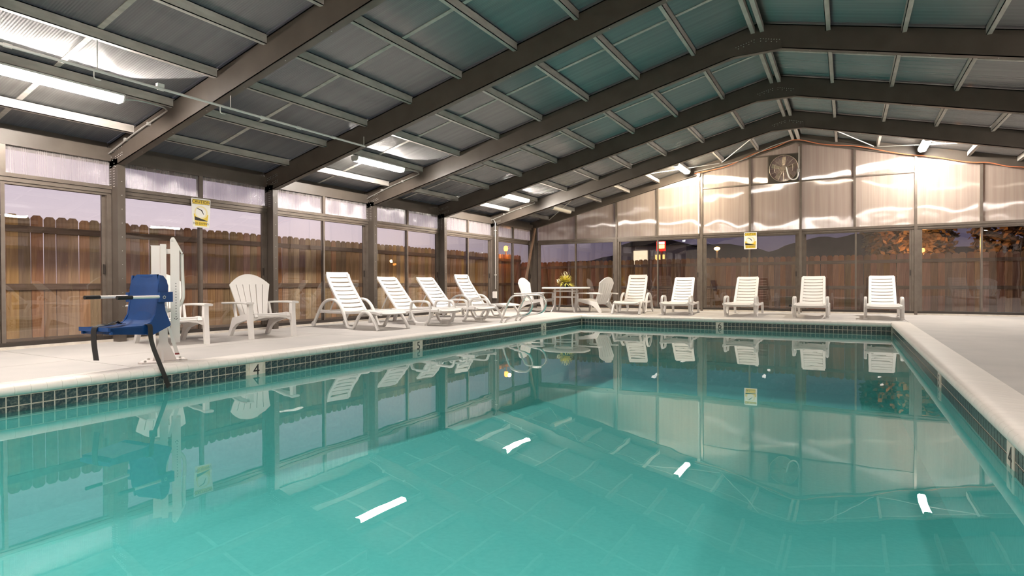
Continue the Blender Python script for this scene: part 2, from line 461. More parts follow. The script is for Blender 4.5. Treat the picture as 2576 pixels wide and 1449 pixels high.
    tag(wm.build('pool_water', 'water', None, 0), 'still teal pool water mirroring the glazed walls', 'water', None, 'stuff')
build_pool()

# ------------------------------------------------------------------ walls: doors, clerestories
door_n = [0]; win_n = [0]
def door(L, loc, rz, label, slide=1, detail=True):
    """sliding glass door, local x along wall 0..L, room side is -y"""
    door_n[0] += 1
    d = struct('door_%d' % door_n[0], label, loc, rz)
    MB().box(-.02, L+.02, -.06, .08, 0, .034).build('curb', 'curb', d, 0)
    MB().box(0, L, -.045, .05, .034, .082).build('sill_rail', 'dark_rail', d, 0)
    h = MB(); h.box(0, L, -.05, .05, 2.035, 2.085); h.box(0, L, -.065, .05, 2.088, 2.135); h.box(0, L, -.035, .05, H-.004, 2.035)
    h.build('head_rail', 'bronze', d, 0)
    for x in (0, L-.055):
        j = MB(); j.box(x, x+.055, -.05, .05, .082, H); j.build('jamb', 'bronze', d, 0)
    mid = L/2
    fx = (.055, mid+.02); sx = (mid-.02, L-.055)
    ypf, yps = .022, -.018
    if slide < 0: ypf, yps = yps, ypf
    for (a, b), y in ((fx, ypf), (sx, yps)):
        for x0 in (a, b-.04):
            MB().box(x0, x0+.04, y-.016, y+.016, .082, H-.004).build('stile', 'bronze', d, 0)
        MB().box(a+.04, b-.04, y-.004, y+.004, .082, H-.004).build('pane', 'glass', d, 0)
    MB().box(sx[1]-.032, sx[1]-.010, yps-.034, yps-.016, .93, 1.06).build('door_handle', 'dark_rail', d, 0)
    return d
def clerestory(L, loc, rz, label, mat='ribclear', z0=2.135, z1=2.475):
    win_n[0] += 1
    w = struct('window_%d' % win_n[0], label, loc, rz)
    MB().box(L/2-.03, L/2+.03, -.04, .04, z0, z1).build('mullion', 'bronze', w, 0)
    for a, b in ((0, L/2-.03), (L/2+.03, L)):
        MB().box(a, b, -.005, .005, z0, z1).build('pane', mat, w, 0)
    return w

NEAR = ['in the cropped bay at the picture edge', 'behind the pool lift and hidden armchair', 'behind the nearest arched-arm lounger', 'behind the two loop-arm loungers', 'behind the lounger beside the grab rails', 'in the corner bay by the leaning timber']
def left_wall():
    wl = struct('wall_left', 'long glazed side wall with bronze steel posts and sliding doors')
    for k in range(8, 0, -1):
        y0 = fy(k)+.105; y1 = fy(k-1)-.005 if k > 1 else -.12
        L = y1-y0
        t = NEAR[5-(k-1)] if k <= 6 else None
        if t is None: t = 'in the far bay beside the viewer, number %d' % k if k == 7 else 'in the end bay behind the viewer'
        door(L, (0, y0, 0), PI/2, 'bronze sliding glass door '+t, 1 if k % 2 else -1)
        clerestory(L, (0, y0, 0), PI/2, 'ribbed clear transom panes above the door '+t)
        MB().box(-.05, .045, fy(k)+.012, fy(k-1) if k > 1 else .05, 2.475, 2.655).build('eave_beam', 'steel', wl, 0)
        MB().box(-.20, -.06, fy(k)+.012, fy(k-1) if k > 1 else .05, 2.46, 2.74).build('eave_trim', 'steel', wl, 0)
    post_me = None
    for k in range(8, 0, -1):
        y = fy(k)
        m = MB()
        top = 2.50
        m.box(-.02, .20, y, y+.012, 0, top); m.box(.186, .20, y+.012, y+.10, 0, top); m.box(-.02, -.006, y+.012, y+.10, 0, top)
        p = m.build('post', 'steel', wl, 0)
        b = MB()
        for i in range(9):
            for x in (.012, .035, .10, .125):
                b.box(x-.004, x+.004, y-.003, y, 2.12+.035*i, 2.128+.035*i)
        for i in range(12): b.box(.20, .203, y+.05, y+.058, .1+.19*i, .108+.19*i)
        o = b.build('bolt_heads', 'bolt', p, 0); o['kind'] = 'stuff'
    # corner post
    MB().box(-.02, .14, -.13, .03, 0, 2.55).build('corner_post', 'steel', wl, 0)
    MB().box(.14, .20, -.06, .03, 0, 2.55).build('corner_post', 'steel', wl, 0)
left_wall()

BX = [.20, 2.857, 5.33, 7.80, 10.25, 12.72, 15.17]
def back_wall():
    wb = struct('wall_back', 'gable end wall with sliding doors below and ribbed panels above')
    names = ['behind the round table', 'behind the turned lounger', 'below the caution sign on the gable wall', 'behind the fourth lounger of the back row', 'at the cropped end of the gable wall', 'out past the end of the gable wall']
    for i in range(6):
        a, b = BX[i]+.03, BX[i+1]-.03
        door(b-a, (a, 0, 0), 0, 'bronze sliding glass door '+names[i], 1 if i % 2 else -1)
    for x in BX[1:-1]:
        MB().box(x-.03, x+.03, -.085, .04, 0, 2.14).build('post', 'bronze', wb, 0)
    MB().box(15.17, 15.40, -.13, .03, 0, 2.55).build('corner_post', 'steel', wb, 0)
    xs = [.20, 1.545, 2.857, 4.09, 5.33, 6.58, 7.80, 9.0, 10.25, 11.48, 12.72, 13.95, 15.17]
    top = lambda x: 2.50+hz(x)
    MB().box(.14, 15.2, -.055, .045, 2.085, 2.14).build('header_beam', 'bronze', wb, 0)
    for x in xs[1:-1]:
        MB().prism([(x-.026, 2.14), (x+.026, 2.14), (x+.026, top(x+.026)), (x-.026, top(x-.026))], -.05, .045).build('mullion', 'bronze', wb, 0)
    RZ = 3.385
    for a, b in zip(xs, xs[1:]):
        a2, b2 = a+.026, b-.026
        def panel(pts): MB().prism(pts, -.006, .006).build('ribbed_panel', 'gablesheet', wb, 0)
        topline = [(b2, top(b2)), (XR, top(XR)), (a2, top(a2))] if a2 < XR < b2 else [(b2, top(b2)), (a2, top(a2))]
        if 5.2 < a < 10.1:
            MB().box(a2, b2, -.03, .03, RZ-.016, RZ+.016).build('transom_bar', 'bronze', wb, 0)
            panel([(a2, 2.14), (b2, 2.14), (b2, RZ-.016), (a2, RZ-.016)])
            if a == 6.58:
                MB().box(a2, b2, -.03, .03, 4.085, 4.115).build('transom_bar', 'bronze', wb, 0)
                MB().box(7.02, 7.05, -.03, .03, RZ, 4.09).build('transom_bar', 'bronze', wb, 0)
                panel([(a2, RZ+.016), (7.02, RZ+.016), (7.02, 4.085), (a2, 4.085)])
                panel([(a2, 4.115), (b2, 4.115)] + [(x_, max(z_, 4.116)) for x_, z_ in topline])
            else: panel([(a2, RZ+.016), (b2, RZ+.016)]+topline)
        else: panel([(a2, 2.14), (b2, 2.14)]+topline)
    for s in (0, 1):
        f = (lambda x: W-x) if s else (lambda x: x)
        pts = [(f(-.2), top(0)-.2*SL), (f(XR), top(XR)), (f(XR), ZSH-.01+hz(XR)), (f(-.2), ZSH-.01-.2*SL)]
        MB().prism(pts, -.02, .05).build('rake_beam', 'steel', wb, 0)
        pts2 = [(f(-.2), top(0)-.2*SL), (f(XR), top(XR)), (f(XR), top(XR)+.02), (f(-.2), top(0)+.02-.2*SL)]
        MB().prism(pts2, -.085, -.02).build('rake_flange', 'steel', wb, 0)
back_wall()

def other_walls():
    wr = struct('wall_right', 'glazed side wall out of the picture beyond the wide deck')
    for k in range(8, 0, -1):
        y0 = fy(k)+.105; y1 = fy(k-1)-.005 if k > 1 else -.12
        L = y1-y0
        d = door(L, (W, y1, 0), -PI/2, 'sliding glass door in bay %d of the unseen side wall' % k)
        clerestory(L, (W, y1, 0), -PI/2, 'transom panes in bay %d of the unseen side wall' % k)
        y = fy(k)
        m = MB(); m.box(W-.20, W+.02, y, y+.012, 0, 2.5); m.box(W-.20, W-.186, y+.012, y+.10, 0, 2.5); m.build('post', 'steel', wr, 0)
        MB().box(W-.045, W+.05, fy(k)+.012, fy(k-1) if k > 1 else .05, 2.475, 2.655).build('eave_beam', 'steel', wr, 0)
    wf = struct('wall_front', 'plain stucco end wall behind the viewer')
    MB().prism([(-.1, 0), (W+.1, 0), (W+.1, 2.74), (XR, 2.74+hz(XR)), (-.1, 2.74)], YF-.2, YF).build('stucco_face', 'stucco', wf, 0)
other_walls()

# ------------------------------------------------------------------ roof
PURX = [.59+.883*i for i in range(8)]
def roof():
    c = struct('ceiling', 'gabled steel roof with ribbed translucent sheets and purlins')
    def rafter(k, flip):
        y = fy(k); f = (lambda x: W-x) if flip else (lambda x: x)
        zb = lambda x: ZRB+SL*x; zt = lambda x: ZPB+.075+SL*x
        xk = 7.36
        m = MB()
        web = [(f(0.0), zb(0)+.0), (f(.20), zb(.2)), (f(xk), zb(xk)), (f(XR), zb(xk)), (f(XR), zt(XR)), (f(0.), zt(0))]
        m.prism(web, y, y+.012)
        t = .014
        m.prism([(f(.0), zb(0)), (f(xk), zb(xk)), (f(xk), zb(xk)+t), (f(0), zb(0)+t)], y-.0, y+.10)
        m.prism([(f(.0), zt(0)-t), (f(XR), zt(XR)-t), (f(XR), zt(XR)), (f(0), zt(0))], y-.0, y+.10)
        m.prism([(f(xk), zb(xk)), (f(XR), zb(xk)), (f(XR), zb(xk)+t), (f(xk), zb(xk)+t)], y-.012, y+.10)
        r = m.build('rafter', 'steel', c, 0)
        # ridge plate
        pl = [(f(7.365), zb(7.36)), (f(XR), zb(7.36)), (f(XR), zb(7.36)+.215), (f(7.365), zb(7.36)+.135)]
        MB().prism(pl, y-.008, y).build('ridge_plate', 'steel', r, 0)
        b = MB()
        for i in range(8):
            x = 7.39+.036*i; z = zb(7.36)+.115+.0105*(x-7.365)/.04*.95
            for dz in (0, -.035): 
                if (i+int(dz < 0)) % 2 == 0 or dz == 0: b.box(f(x)-.006, f(x)+.006, y-.012, y-.008, z+dz, z+dz+.010)
        for i in range(8):                                   # knee plate bolts
            x = .03+.04*i; z = zb(x)
            for dz in (.225, .195): b.box(f(x)-.005, f(x)+.005, y-.004, y, z+dz, z+dz+.010)
        for i in range(5):
            x = .16+.04*i; z = zb(x)
            for dz in (.115, .085): b.box(f(x)-.005, f(x)+.005, y-.004, y, z+dz, z+dz+.010)
        for i in range(5):
            x = .02+.032*i; z = 2.60-.045*i
            b.box(f(x)-.005, f(x)+.005, y-.004, y, z-.03, z-.02)
        for i in range(10):
            x = .7+.7*i; b.box(f(x)-.005, f(x)+.005, y+.05, y+.06, zb(x)-.003, zb(x)-.0)
        o = b.build('bolt_heads', 'bolt', r, 0); o['kind'] = 'stuff'
    for k in range(1, 8):
        rafter(k, 0); rafter(k, 1)
    def purl(x, side, k):
        y1 = fy(k-1) if k > 1 else -.02; y0 = fy(k)+.014
        z = ZPB+hz(x)
        m = MB(); t = .008
        s = 1 if not side else -1
        a, b = (x-.03, x+.03)
        wx = b if s > 0 else a
        m.box(min(wx, wx-s*t), max(wx, wx-s*t), y0, y1, z, z+.112)
        m.box(a, b, y0, y1, z, z+t); m.box(a, b, y0, y1, z+.104, z+.112)
        m.build('purlin', 'galv', c, 0)
    for k in range(1, 9):
        for x in PURX:
            purl(x, 0, k); purl(W-x, 1, k)
        for x in (7.625, 7.75):
            y1 = fy(k-1) if k > 1 else -.02
            MB().box(x-.028, x+.028, fy(k)+.014, y1, ZPB-.04+hz(7.6), ZPB+.05+hz(7.6)).build('ridge_purlin', 'galv', c, 0)
    def sheet(y0, y1, flip):
        f = (lambda x: W-x) if flip else (lambda x: x)
        x0, x1 = -.3, XR-.02
        MB().prism([(f(x0), ZSH+SL*x0), (f(x1), ZSH+SL*x1), (f(x1), ZSH+.014+SL*x1), (f(x0), ZSH+.014+SL*x0)], y0, y1).build('roof_sheet', 'roof', c, 0)
    for k in range(1, 9):
        ya, yb = fy(k), (fy(k-1) if k > 1 else .08)
        ym = (ya+yb)/2
        for flip in (0, 1):
            sheet(ya+.01, ym-.008, flip); sheet(ym+.008, yb-.01+(.02 if k > 1 else 0)-.012, flip)
            f = (lambda x: W-x) if flip else (lambda x: x)
            MB().prism([(f(-.1), ZSH-.012-SL*.1), (f(XR-.1), ZSH-.012+SL*(XR-.1)), (f(XR-.1), ZSH-.002+SL*(XR-.1)), (f(-.1), ZSH-.002-SL*.1)], ym-.028, ym+.028).build('joint_strip', 'galv', c, 0)
    MB().prism([(XR-.25, ZSH+hz(XR-.25)+.016), (XR, ZSH+hz(XR)+.03), (XR+.25, ZSH+hz(XR-.25)+.016), (XR+.25, ZSH+hz(XR-.25)+.024), (XR, ZSH+hz(XR)+.04), (XR-.25, ZSH+hz(XR-.25)+.024)], YF, .1).build('ridge_cap', 'steel', c, 0)
    # tie rods in the end bay
    for i, (p, q) in enumerate((((5.86, -.02, ZPB+hz(5.86)-.01), (7.4, -2.4, ZPB+hz(7.4)-.01)), ((3.2, -2.5, ZPB+hz(3.2)-.01), (5.80, -.03, ZPB+hz(5.8)-.01)),
                     ((.62, -.03, ZPB+hz(.62)-.01), (3.05, -2.5, ZPB+hz(3.05)-.01)), ((7.95, -2.4, ZPB+hz(7.9)-.01), (9.40, -.03, ZPB+hz(9.4)-.01)),
                     ((9.48, -.03, ZPB+hz(9.48)-.01), (12.2, -2.5, ZPB+hz(12.2)-.01)))):
        MB().tube([p, q], .011, 6).build('tie_rod', 'pipe', c)
roof()

# ------------------------------------------------------------------ lamps
def lamp_proto(kind):
    r = empty('tube_lamp')
    m = MB(); m.prism([(-.085, 0), (.085, 0), (.085, -.022), (-.085, -.022)], -.62, .62); m.build('housing', 'housing', r, 0)
    MB().prism([(-.08, -.022), (.08, -.022), (.072, -.065), (.045, -.088), (-.045, -.088), (-.072, -.065)], -.605, .605).build('lens', kind, r, 0)
    for s in (-1, 1):
        MB().prism([(-.083, -.02), (.083, -.02), (.075, -.067), (.047, -.091), (-.047, -.091), (-.075, -.067)], s*.605, s*.62).build('end_cap', 'housing', r, 0)
    return r
def lamps():
    protos = {}
    def put(kind, x, y, label, cat='lamp', L=1.0):
        if kind in protos: o = copy_tree(protos[kind])
        else: o = protos[kind] = lamp_proto(kind)
        o.location = (x, y, ZPB+hz(x)-.002); o.scale = (1, L, 1)
        tag(o, label, cat, 'tube lamps under the purlins')
        return o
    put('lamp', 1.45, -13.75, 'glowing white tube lamp cropped by the picture edge near the eave', L=1.02)
    put('lamp', 1.45, -8.74, 'glowing white tube lamp above the arched-arm lounger')
    put('lampbright', 1.49, -3.75, 'small glowing tube lamp nearest the timber brace on the low slope')
    put('lampoff', 1.45, -.95, 'unlit cream tube lamp in the corner bay')
    put('lampwarm', 5.01, -1.0, 'warm glowing tube lamp under the slope beside the gable wall')
    put('lampbright', 10.34, -.98, 'glowing tube lamp high on the far slope beyond the wall fan')
    i = 0
    for x, y in ((1.45, -18.74), (W-1.45, -13.75), (W-1.45, -8.74), (W-1.45, -3.75), (W-1.45, -18.74), (5.01, -18.7), (10.34, -18.7), (5.01, -16.25), (10.34, -16.25)):  # lamp rows carried on out of view; last two added for frontal fill
        i += 1
        put('lamp', x, y, 'glowing tube lamp out of the picture over ' + ['the lift-side deck behind the viewer', 'the wide deck opposite the pool lift', 'the wide deck opposite the largest lounger', 'the wide deck opposite the grab rails', 'the wide deck corner behind the viewer', 'the front slope at the lift side', 'the front slope at the wide-deck side', 'the viewer on the lift side, added for frontal light', 'the viewer on the wide-deck side, added for frontal light'][i-1])
lamps()

# ------------------------------------------------------------------ loungers
def resample(path, n=40):
    P = smooth_path(path, 6); d = [0]
    for a, b in zip(P, P[1:]): d.append(d[-1]+(b-a).length)
    return P, d
def along(P, d, s):
    s = max(0, min(s, d[-1]))
    for i in range(len(d)-1):
        if d[i+1] >= s:
            t = (s-d[i])/max(d[i+1]-d[i], 1e-9); p = P[i].lerp(P[i+1], t); tg = (P[i+1]-P[i]).normalized(); return p, tg
    return P[-1], (P[-1]-P[-2]).normalized()
def slat_mesh(P, d, s0, s1, hw0, hw1, th, sag, mat, nm='slat'):
    """strip across y between arc lengths s0..s1, half widths hw0/hw1, dished by sag"""
    ny = 6; vs = []; fs = []
    for row, (s, hw) in enumerate(((s0, hw0), ((s0+s1)/2, (hw0+hw1)/2), (s1, hw1))):
        p, tg = along(P, d, s); nm_ = Vector((-tg.z, 0, tg.x))
        if nm_.z < 0: nm_ = -nm_
        for j in range(ny+1):
            u = -1+2*j/ny; dip = -sag*(1-u*u)
            crown = .002 if row == 1 else 0
            a = p+nm_*(dip+crown); vs.append((a.x, u*hw, a.z))
    top = len(vs)
    for row, (s, hw) in enumerate(((s0, hw0), ((s0+s1)/2, (hw0+hw1)/2), (s1, hw1))):
        p, tg = along(P, d, s); nm_ = Vector((-tg.z, 0, tg.x))
        if nm_.z < 0: nm_ = -nm_
        for j in range(ny+1):
            u = -1+2*j/ny; a = p+nm_*(-sag*(1-u*u)-th); vs.append((a.x, u*hw, a.z))
    w = ny+1
    for r in range(2):
        for j in range(ny):
            fs.append((r*w+j, r*w+j+1, (r+1)*w+j+1, (r+1)*w+j)); fs.append((top+r*w+j, top+(r+1)*w+j, top+(r+1)*w+j+1, top+r*w+j+1))
    for j in range(ny):
        fs.append((j, top+j, top+j+1, j+1)); fs.append((2*w+j, 2*w+j+1, top+2*w+j+1, top+2*w+j))
    for r in range(2):
        fs.append((r*w, (r+1)*w, top+(r+1)*w, top+r*w)); q = r*w+ny; fs.append((q, top+q, top+q+w, q+w))
    return MB().add(vs, fs)
def rails(P, d, s0, s1, hw, wdt, th, n=12, taper=None):
    m = MB()
    for sg in (-1, 1):
        path = []
        for i in range(n+1):
            s = s0+(s1-s0)*i/n; p, tg = along(P, d, s)
            h = hw if taper is None else hw+taper*(i/n)
            path.append((p.x, sg*(h-wdt/2), p.z-th*.35))
        m.sweep(path, rrect(wdt, th, .006), side=(0, 1, 0))
    return m
def rail1(P, d, s0, s1, y0, y1, wdt, th, n=12):
    path = []
    for i in range(n+1):
        p, tg = along(P, d, s0+(s1-s0)*i/n); path.append((p.x, y0+(y1-y0)*i/n, p.z-th*.35))
    return MB().sweep(path, rrect(wdt, th, .006), side=(0, 1, 0))
def lounger(kind):
    r = empty('pool_lounger')
    end = 1.84 if kind == 'arch' else 2.0; D = .27
    seat_path = [(.70, .295), (.95, .287), (1.20, .300), (end-.42, .312), (end-.16, .305), (end, .278)]
    back_path = [(.76, .300), (.62, .465), (.47, .640), (.35, .79), (.28, .90), (.245, 1.0)]
    if kind == 'loop': back_path = [(.80, .285), (.62, .47), (.44, .66), (.29, .82), (.19, .925)]
    P, d = resample(seat_path); Q, e = resample(back_path)
    n = 9; step = (d[-1]-.03)/n
    sw = .27
    for i in range(n-1, -1, -1):
        q = slat_mesh(P, d, .015+i*step, .015+(i+1)*step-(.014 if i < n-1 else 0), sw if i < n-1 else sw+.035, sw if i < n-1 else sw+.02, .014, .010, 'white')
        if i == n-1: seat = q.build('seat', 'white', r)
        else: q.build('slat', 'white', seat)
    for sg in (-1, 1): rail1(P, d, 0, d[-1]-.02, sg*(sw+.015), sg*(sw+.015), .05, .045).build('rail', 'white', seat)
    hw = .268; n = 9; step = e[-1]/n
    for i in range(n-1, -1, -1):
        s0, s1 = i*step, (i+1)*step-.022
        a, b = hw-.05-.012*i/n, hw-.05-.012*(i+1)/n
        if i == n-1: s1 = e[-1]; a, b = hw-.010, hw-.034
        q = slat_mesh(Q, e, s0, s1, a, b, .016, .014 if i < n-1 else .008, 'white')
        if i == n-1: back = q.build('backrest', 'white', r)
        else: q.build('slat', 'white', back)
    for sg in (-1, 1): rail1(Q, e, 0, e[-1]-.03, sg*(hw-.03), sg*(hw-.042), .06, .04).build('rail', 'white', back)
    for y in (-.2, .2): MB().sweep([(.50, y, .60), (.30, y, .29)], rrect(.025, .02, .005), side=(0, 1, 0)).build('back_prop', 'white', r)
    if kind == 'arch':
        fr = [(.0, .055), (.07, .155), (.16, .285), (.26, .405), (.38, .475), (.52, .50), (.66, .48), (.78, .405), (.87, .29), (.935, .15), (.99, .05), (1.03, .022), (1.10, .018), (1.165, .03), (1.21, .09), (1.28, .19), (1.36, .265), (1.47, .300), (1.58, .270), (1.67, .185), (1.745, .09), (1.80, .0)]
        for s in (-1, 1):
            path = [(p.x, s*.335, p.z) for p in smooth_path(fr, 3)]
            MB().sweep(path, rrect(.06, .046, .014), side=(0, 1, 0)).build('side_frame', 'white', r)
            MB().sweep([(.16, s*.32, .295), (.45, s*.32, .275), (.80, s*.32, .28)], rrect(.04, .05, .01), side=(0, 1, 0)).build('side_rail', 'white', r)
            wheel = MB().lathe([(.0, -.02), (.042, -.02), (.048, -.012), (.048, .012), (.042, .02), (0, .02)], 14)
            wheel.xf(Matrix.Translation((.0, s*.345, .048)) @ Matrix.Rotation(PI/2, 4, 'X'))
            wheel.build('wheel', 'white', r)
        MB().box(.10, .14, -.31, .31, .25, .30).build('cross_bar', 'white', r, 0)
        MB().box(1.30, 1.33, -.33, .33, .22, .26).build('cross_bar', 'white', r, 0)
    else:
        for s in (-1, 1):
            y = s*.325
            arm = [(x+D, z) for x, z in ((.98, .26), (.985, .36), (1.02, .425), (1.09, .445), (1.26, .448), (1.40, .442), (1.465, .40), (1.49, .33), (1.505, .25))]
            MB().sweep([(p.x, y, p.z) for p in smooth_path(arm, 3)], rrect(.055, .042, .012), side=(0, 1, 0)).build('arm', 'white', r)
            MB().sweep([(.12, y, .26), (.60, y, .252), (1.35, y, .25), (1.70, y, .28), (1.96, y, .285)], rrect(.04, .055, .01), side=(0, 1, 0)).build('side_rail', 'white', r)
            loop = [(x+D, z) for x, z in ((1.01, .25), (1.035, .17), (1.085, .09), (1.15, .045), (1.36, .045), (1.43, .09), (1.475, .17), (1.495, .25))]
            MB().sweep([(p.x, y, p.z) for p in smooth_path(loop, 3)], rrect(.06, .046, .012), side=(0, 1, 0)).build('leg_loop', 'white', r)
            MB().prism([(1.135+D, 0), (1.375+D, 0), (1.365+D, .055), (1.145+D, .055)], y-.036, y+.036).build('foot', 'white', r, 0)
            MB().prism([(.12, .28), (.22, .28), (.10, 0), (.05, 0)], y-.026, y+.026).build('rear_leg', 'white', r, 0)
        MB().box(1.86, 1.89, -.31, .31, .225, .265).build('cross_bar', 'white', r, 0)
        MB().box(.12, .16, -.31, .31, .22, .27).build('cross_bar', 'white', r, 0)
    return r
LG = 'white pool loungers'
pa = lounger('arch'); pb = lounger('loop')
used = {'arch': 0, 'loop': 0}
def put_lounger(kind, x, y, ang, label, ax=1.80, ay=0):
    """x, y: ground point of the lounger's own point (ax, ay); ang: direction the feet point"""
    src = pa if kind == 'arch' else pb
    o = src if not used[kind] else copy_tree(src); used[kind] = 1
    a = math.radians(ang); c, s_ = math.cos(a), math.sin(a)
    o.rotation_euler = (0, 0, a); o.location = (x-ax*c+ay*s_, y-ax*s_-ay*c, 0)
    tag(o, label, 'lounger', LG)
put_lounger('arch', 2.14, -9.17, -8, 'large white lounger with arched arms and small wheels, nearest beside the fan-back armchair')
put_lounger('loop', 1.95, -8.18, -7, 'white lounger with squared loop arms, next to the largest arched-arm lounger', 1.525, -.325)
put_lounger('loop', 2.00, -7.03, -8, 'white lounger with squared loop arms, third in the row by the side glazing', 1.525, -.325)
put_lounger('arch', 2.19, -5.20, -8, 'white lounger with arched arms just behind the chrome grab rails')
put_lounger('arch', 4.06, -2.78, -84, 'turned white lounger with arched arms, next to the round table in the back row')
put_lounger('loop', 5.22, -2.42, -85, 'white lounger second from the round table in the back row', 1.63)
put_lounger('loop', 6.69, -2.42, -89, 'white lounger under the caution sign of the gable wall', 1.63)
put_lounger('loop', 8.14, -2.45, -90, 'white lounger with a small black floodlight beside it', 1.63)
put_lounger('loop', 9.50, -2.40, -91, 'last white lounger of the back row, behind the pool corner', 1.63)
put_lounger('loop', 12.3, -7.0, 85, 'white lounger seen only mirrored in the end door of the gable wall')
put_lounger('loop', 14.0, -7.2, 100, 'second white lounger seen only as a reflection at the picture edge')

# ------------------------------------------------------------------ fan-back armchairs
def armchair():
    r = empty('fan_back_armchair')
    # back: fan in a tilted plane; local (u across, s up the back)
    bx, bz, tx, tz = -.20, .22, -.44, .93
    L = math.hypot(tx-bx, tz-bz)
    def P(u, s, off=0):
        t = s/L; x = bx+(tx-bx)*t - .02*math.sin(PI*t); z = bz+(tz-bz)*t
        n = Vector(((tz-bz)/L, 0, -(tx-bx)/L))
        q = Vector((x+.06*(u/.3)**2*.5, u, z))+n*off
        return (q.x, q.y, q.z)
    def half(s):
        t = s/L
        return .195+.11*min(t/.78, 1)**1.2
    def top(u): return L*(.78+.225*max(0, 1-(abs(u)/.305)**2.1))
    N = 6; m = MB(); g = .0055
    def cell(ua0, ub0, ua1, ub1, s0a, s0b, s1a, s1b):
        pts = [(ua0, s0a), (ub0, s0b), (ub1, s1b), (ua1, s1a)]
        vs = [P(u, s, .011) for u, s in pts]+[P(u, s, -.011) for u, s in pts]
        m.add(vs, [(3, 2, 1, 0), (4, 5, 6, 7), (0, 1, 5, 4), (1, 2, 6, 5), (2, 3, 7, 6), (3, 0, 4, 7)])
    rows = [0, .12*L, .40*L, .60*L, .78*L]
    for ri in range(4):
        s0, s1 = rows[ri], rows[ri+1]; h0, h1 = half(s0), half(s1)
        for i in range(N):
            a, b = -1+2*i/N, -1+2*(i+1)/N
            ga = g if ri > 0 and i > 0 else 0; gb = g if ri > 0 and i < N-1 else 0
            cell(a*h0+ga, b*h0-gb, a*h1+ga, b*h1-gb, s0, s0, s1, s1)
    h = half(.78*L); K = 14
    for i in range(K):
        a, b = -1+2*i/K, -1+2*(i+1)/K
        s1a, s1b = top(a*h), top(b*h)
        cell(a*h, b*h, a*h, b*h, .78*L, .78*L, max(s1a, .783*L), max(s1b, .783*L))
    m.build('backrest', 'white', r)
    # seat
    sp = [(-.21, .255), (-.05, .275), (.15, .320), (.32, .358), (.40, .350), (.425, .315)]
    Q, e = resample(sp)
    st = rails(Q, e, 0, e[-1], .265, .05, .035)
    seat = st.build('seat', 'white', r)
    n = 6; step = e[-1]/n
    for i in range(n): slat_mesh(Q, e, i*step, (i+1)*step-.006, .25, .25, .014, .004, 'white').build('slat', 'white', seat)
    ap = MB(); ap.prism([(-.285, .345), (.285, .345), (.285, .24), (.22, .275), (.1, .295), (-.1, .295), (-.22, .275), (-.285, .24)], .385, .41, 'yz'); ap.build('apron', 'white', r, 0)
    for s in (-1, 1):
        y = s*.315
        arm = [(-.46, .495), (-.20, .505), (.10, .512), (.36, .512), (.45, .508)]
        m = MB(); P_ = smooth_path(arm, 3)
        m.sweep([(p.x, y+s*.02, p.z) for p in P_], rrect(.115, .03, .010), side=(0, 1, 0)); m.build('arm', 'white', r)
        leg = [(.355, .50), (.435, .50), (.435, .38), (.445, .25), (.475, 0), (.405, 0), (.375, .18), (.35, .24), (.345, .40)]
        MB().prism(leg, y-.028, y+.028).build('front_leg', 'white', r, 0)
        ra = [(.36, .36), (.36, .285), (.10, .235), (-.12, .19), (-.25, .12), (-.36, 0), (-.43, 0), (-.42, .035), (-.33, .17), (-.26, .28), (-.10, .30), (.12, .34)]
        MB().prism(ra, s*.285-.024, s*.285+.024).build('rear_leg', 'white', r, 0)
        MB().prism([(-.25, .27), (-.20, .27), (-.28, .50), (-.34, .50)], y-.05*s-.014, y-.05*s+.014).build('back_bracket', 'white', r, 0)
    return r
ac = armchair()
def put_chair(x, y, ang, label, first=[1]):
    o = ac if first[0] else copy_tree(ac); first[0] = 0
    o.location = (x, y, 0); o.rotation_euler = (0, 0, math.radians(ang)); tag(o, label, 'armchair', 'white fan-back armchairs')
put_chair(1.13, -11.02, -14, 'white fan-back resin armchair standing clear between pool lift and loungers')
put_chair(1.02, -12.33, -14, 'white fan-back resin armchair half hidden behind the pool lift')
put_chair(1.37, -2.42, -4, 'white fan-back armchair at the round table, beside the leaning timber')
put_chair(2.97, -2.02, 163, 'white fan-back armchair at the round table, seen from behind its back')
put_chair(13.1, -9.4, 100, 'white fan-back armchair seen only mirrored in the gable wall glass')

# ------------------------------------------------------------------ round table and plant
def table():
    r = empty('round_table', (2.17, -2.16, 0), math.radians(8))
    MB().lathe([(0, .672), (.60, .672), (.648, .668), (.66, .655), (.66, .64), (.648, .627), (.60, .622), (0, .622)], 40).build('table_top', 'white', r)
    for i in range(4):
        a = PI/4+i*PI/2
        prof = [(.34, .625), (.335, .50), (.335, .36), (.36, .20), (.42, .07), (.46, 0)]
        path = [(p.x*math.cos(a), p.x*math.sin(a), p.z) for p in smooth_path(prof, 4)]
        MB().sweep(path, rrect(.045, .035, .010), side=(-math.sin(a), math.cos(a), 0)).build('leg', 'white', r)
    for z in (.565, .405):
        ring = [(.335*math.cos(2*PI*i/24), .335*math.sin(2*PI*i/24), z) for i in range(24)]
        MB().sweep(ring, rrect(.026, .036, .008), side=None, closed=True).build('ring_brace', 'white', r)
    tag(r, 'round white resin table with four curved legs', 'table')
    return r
table()
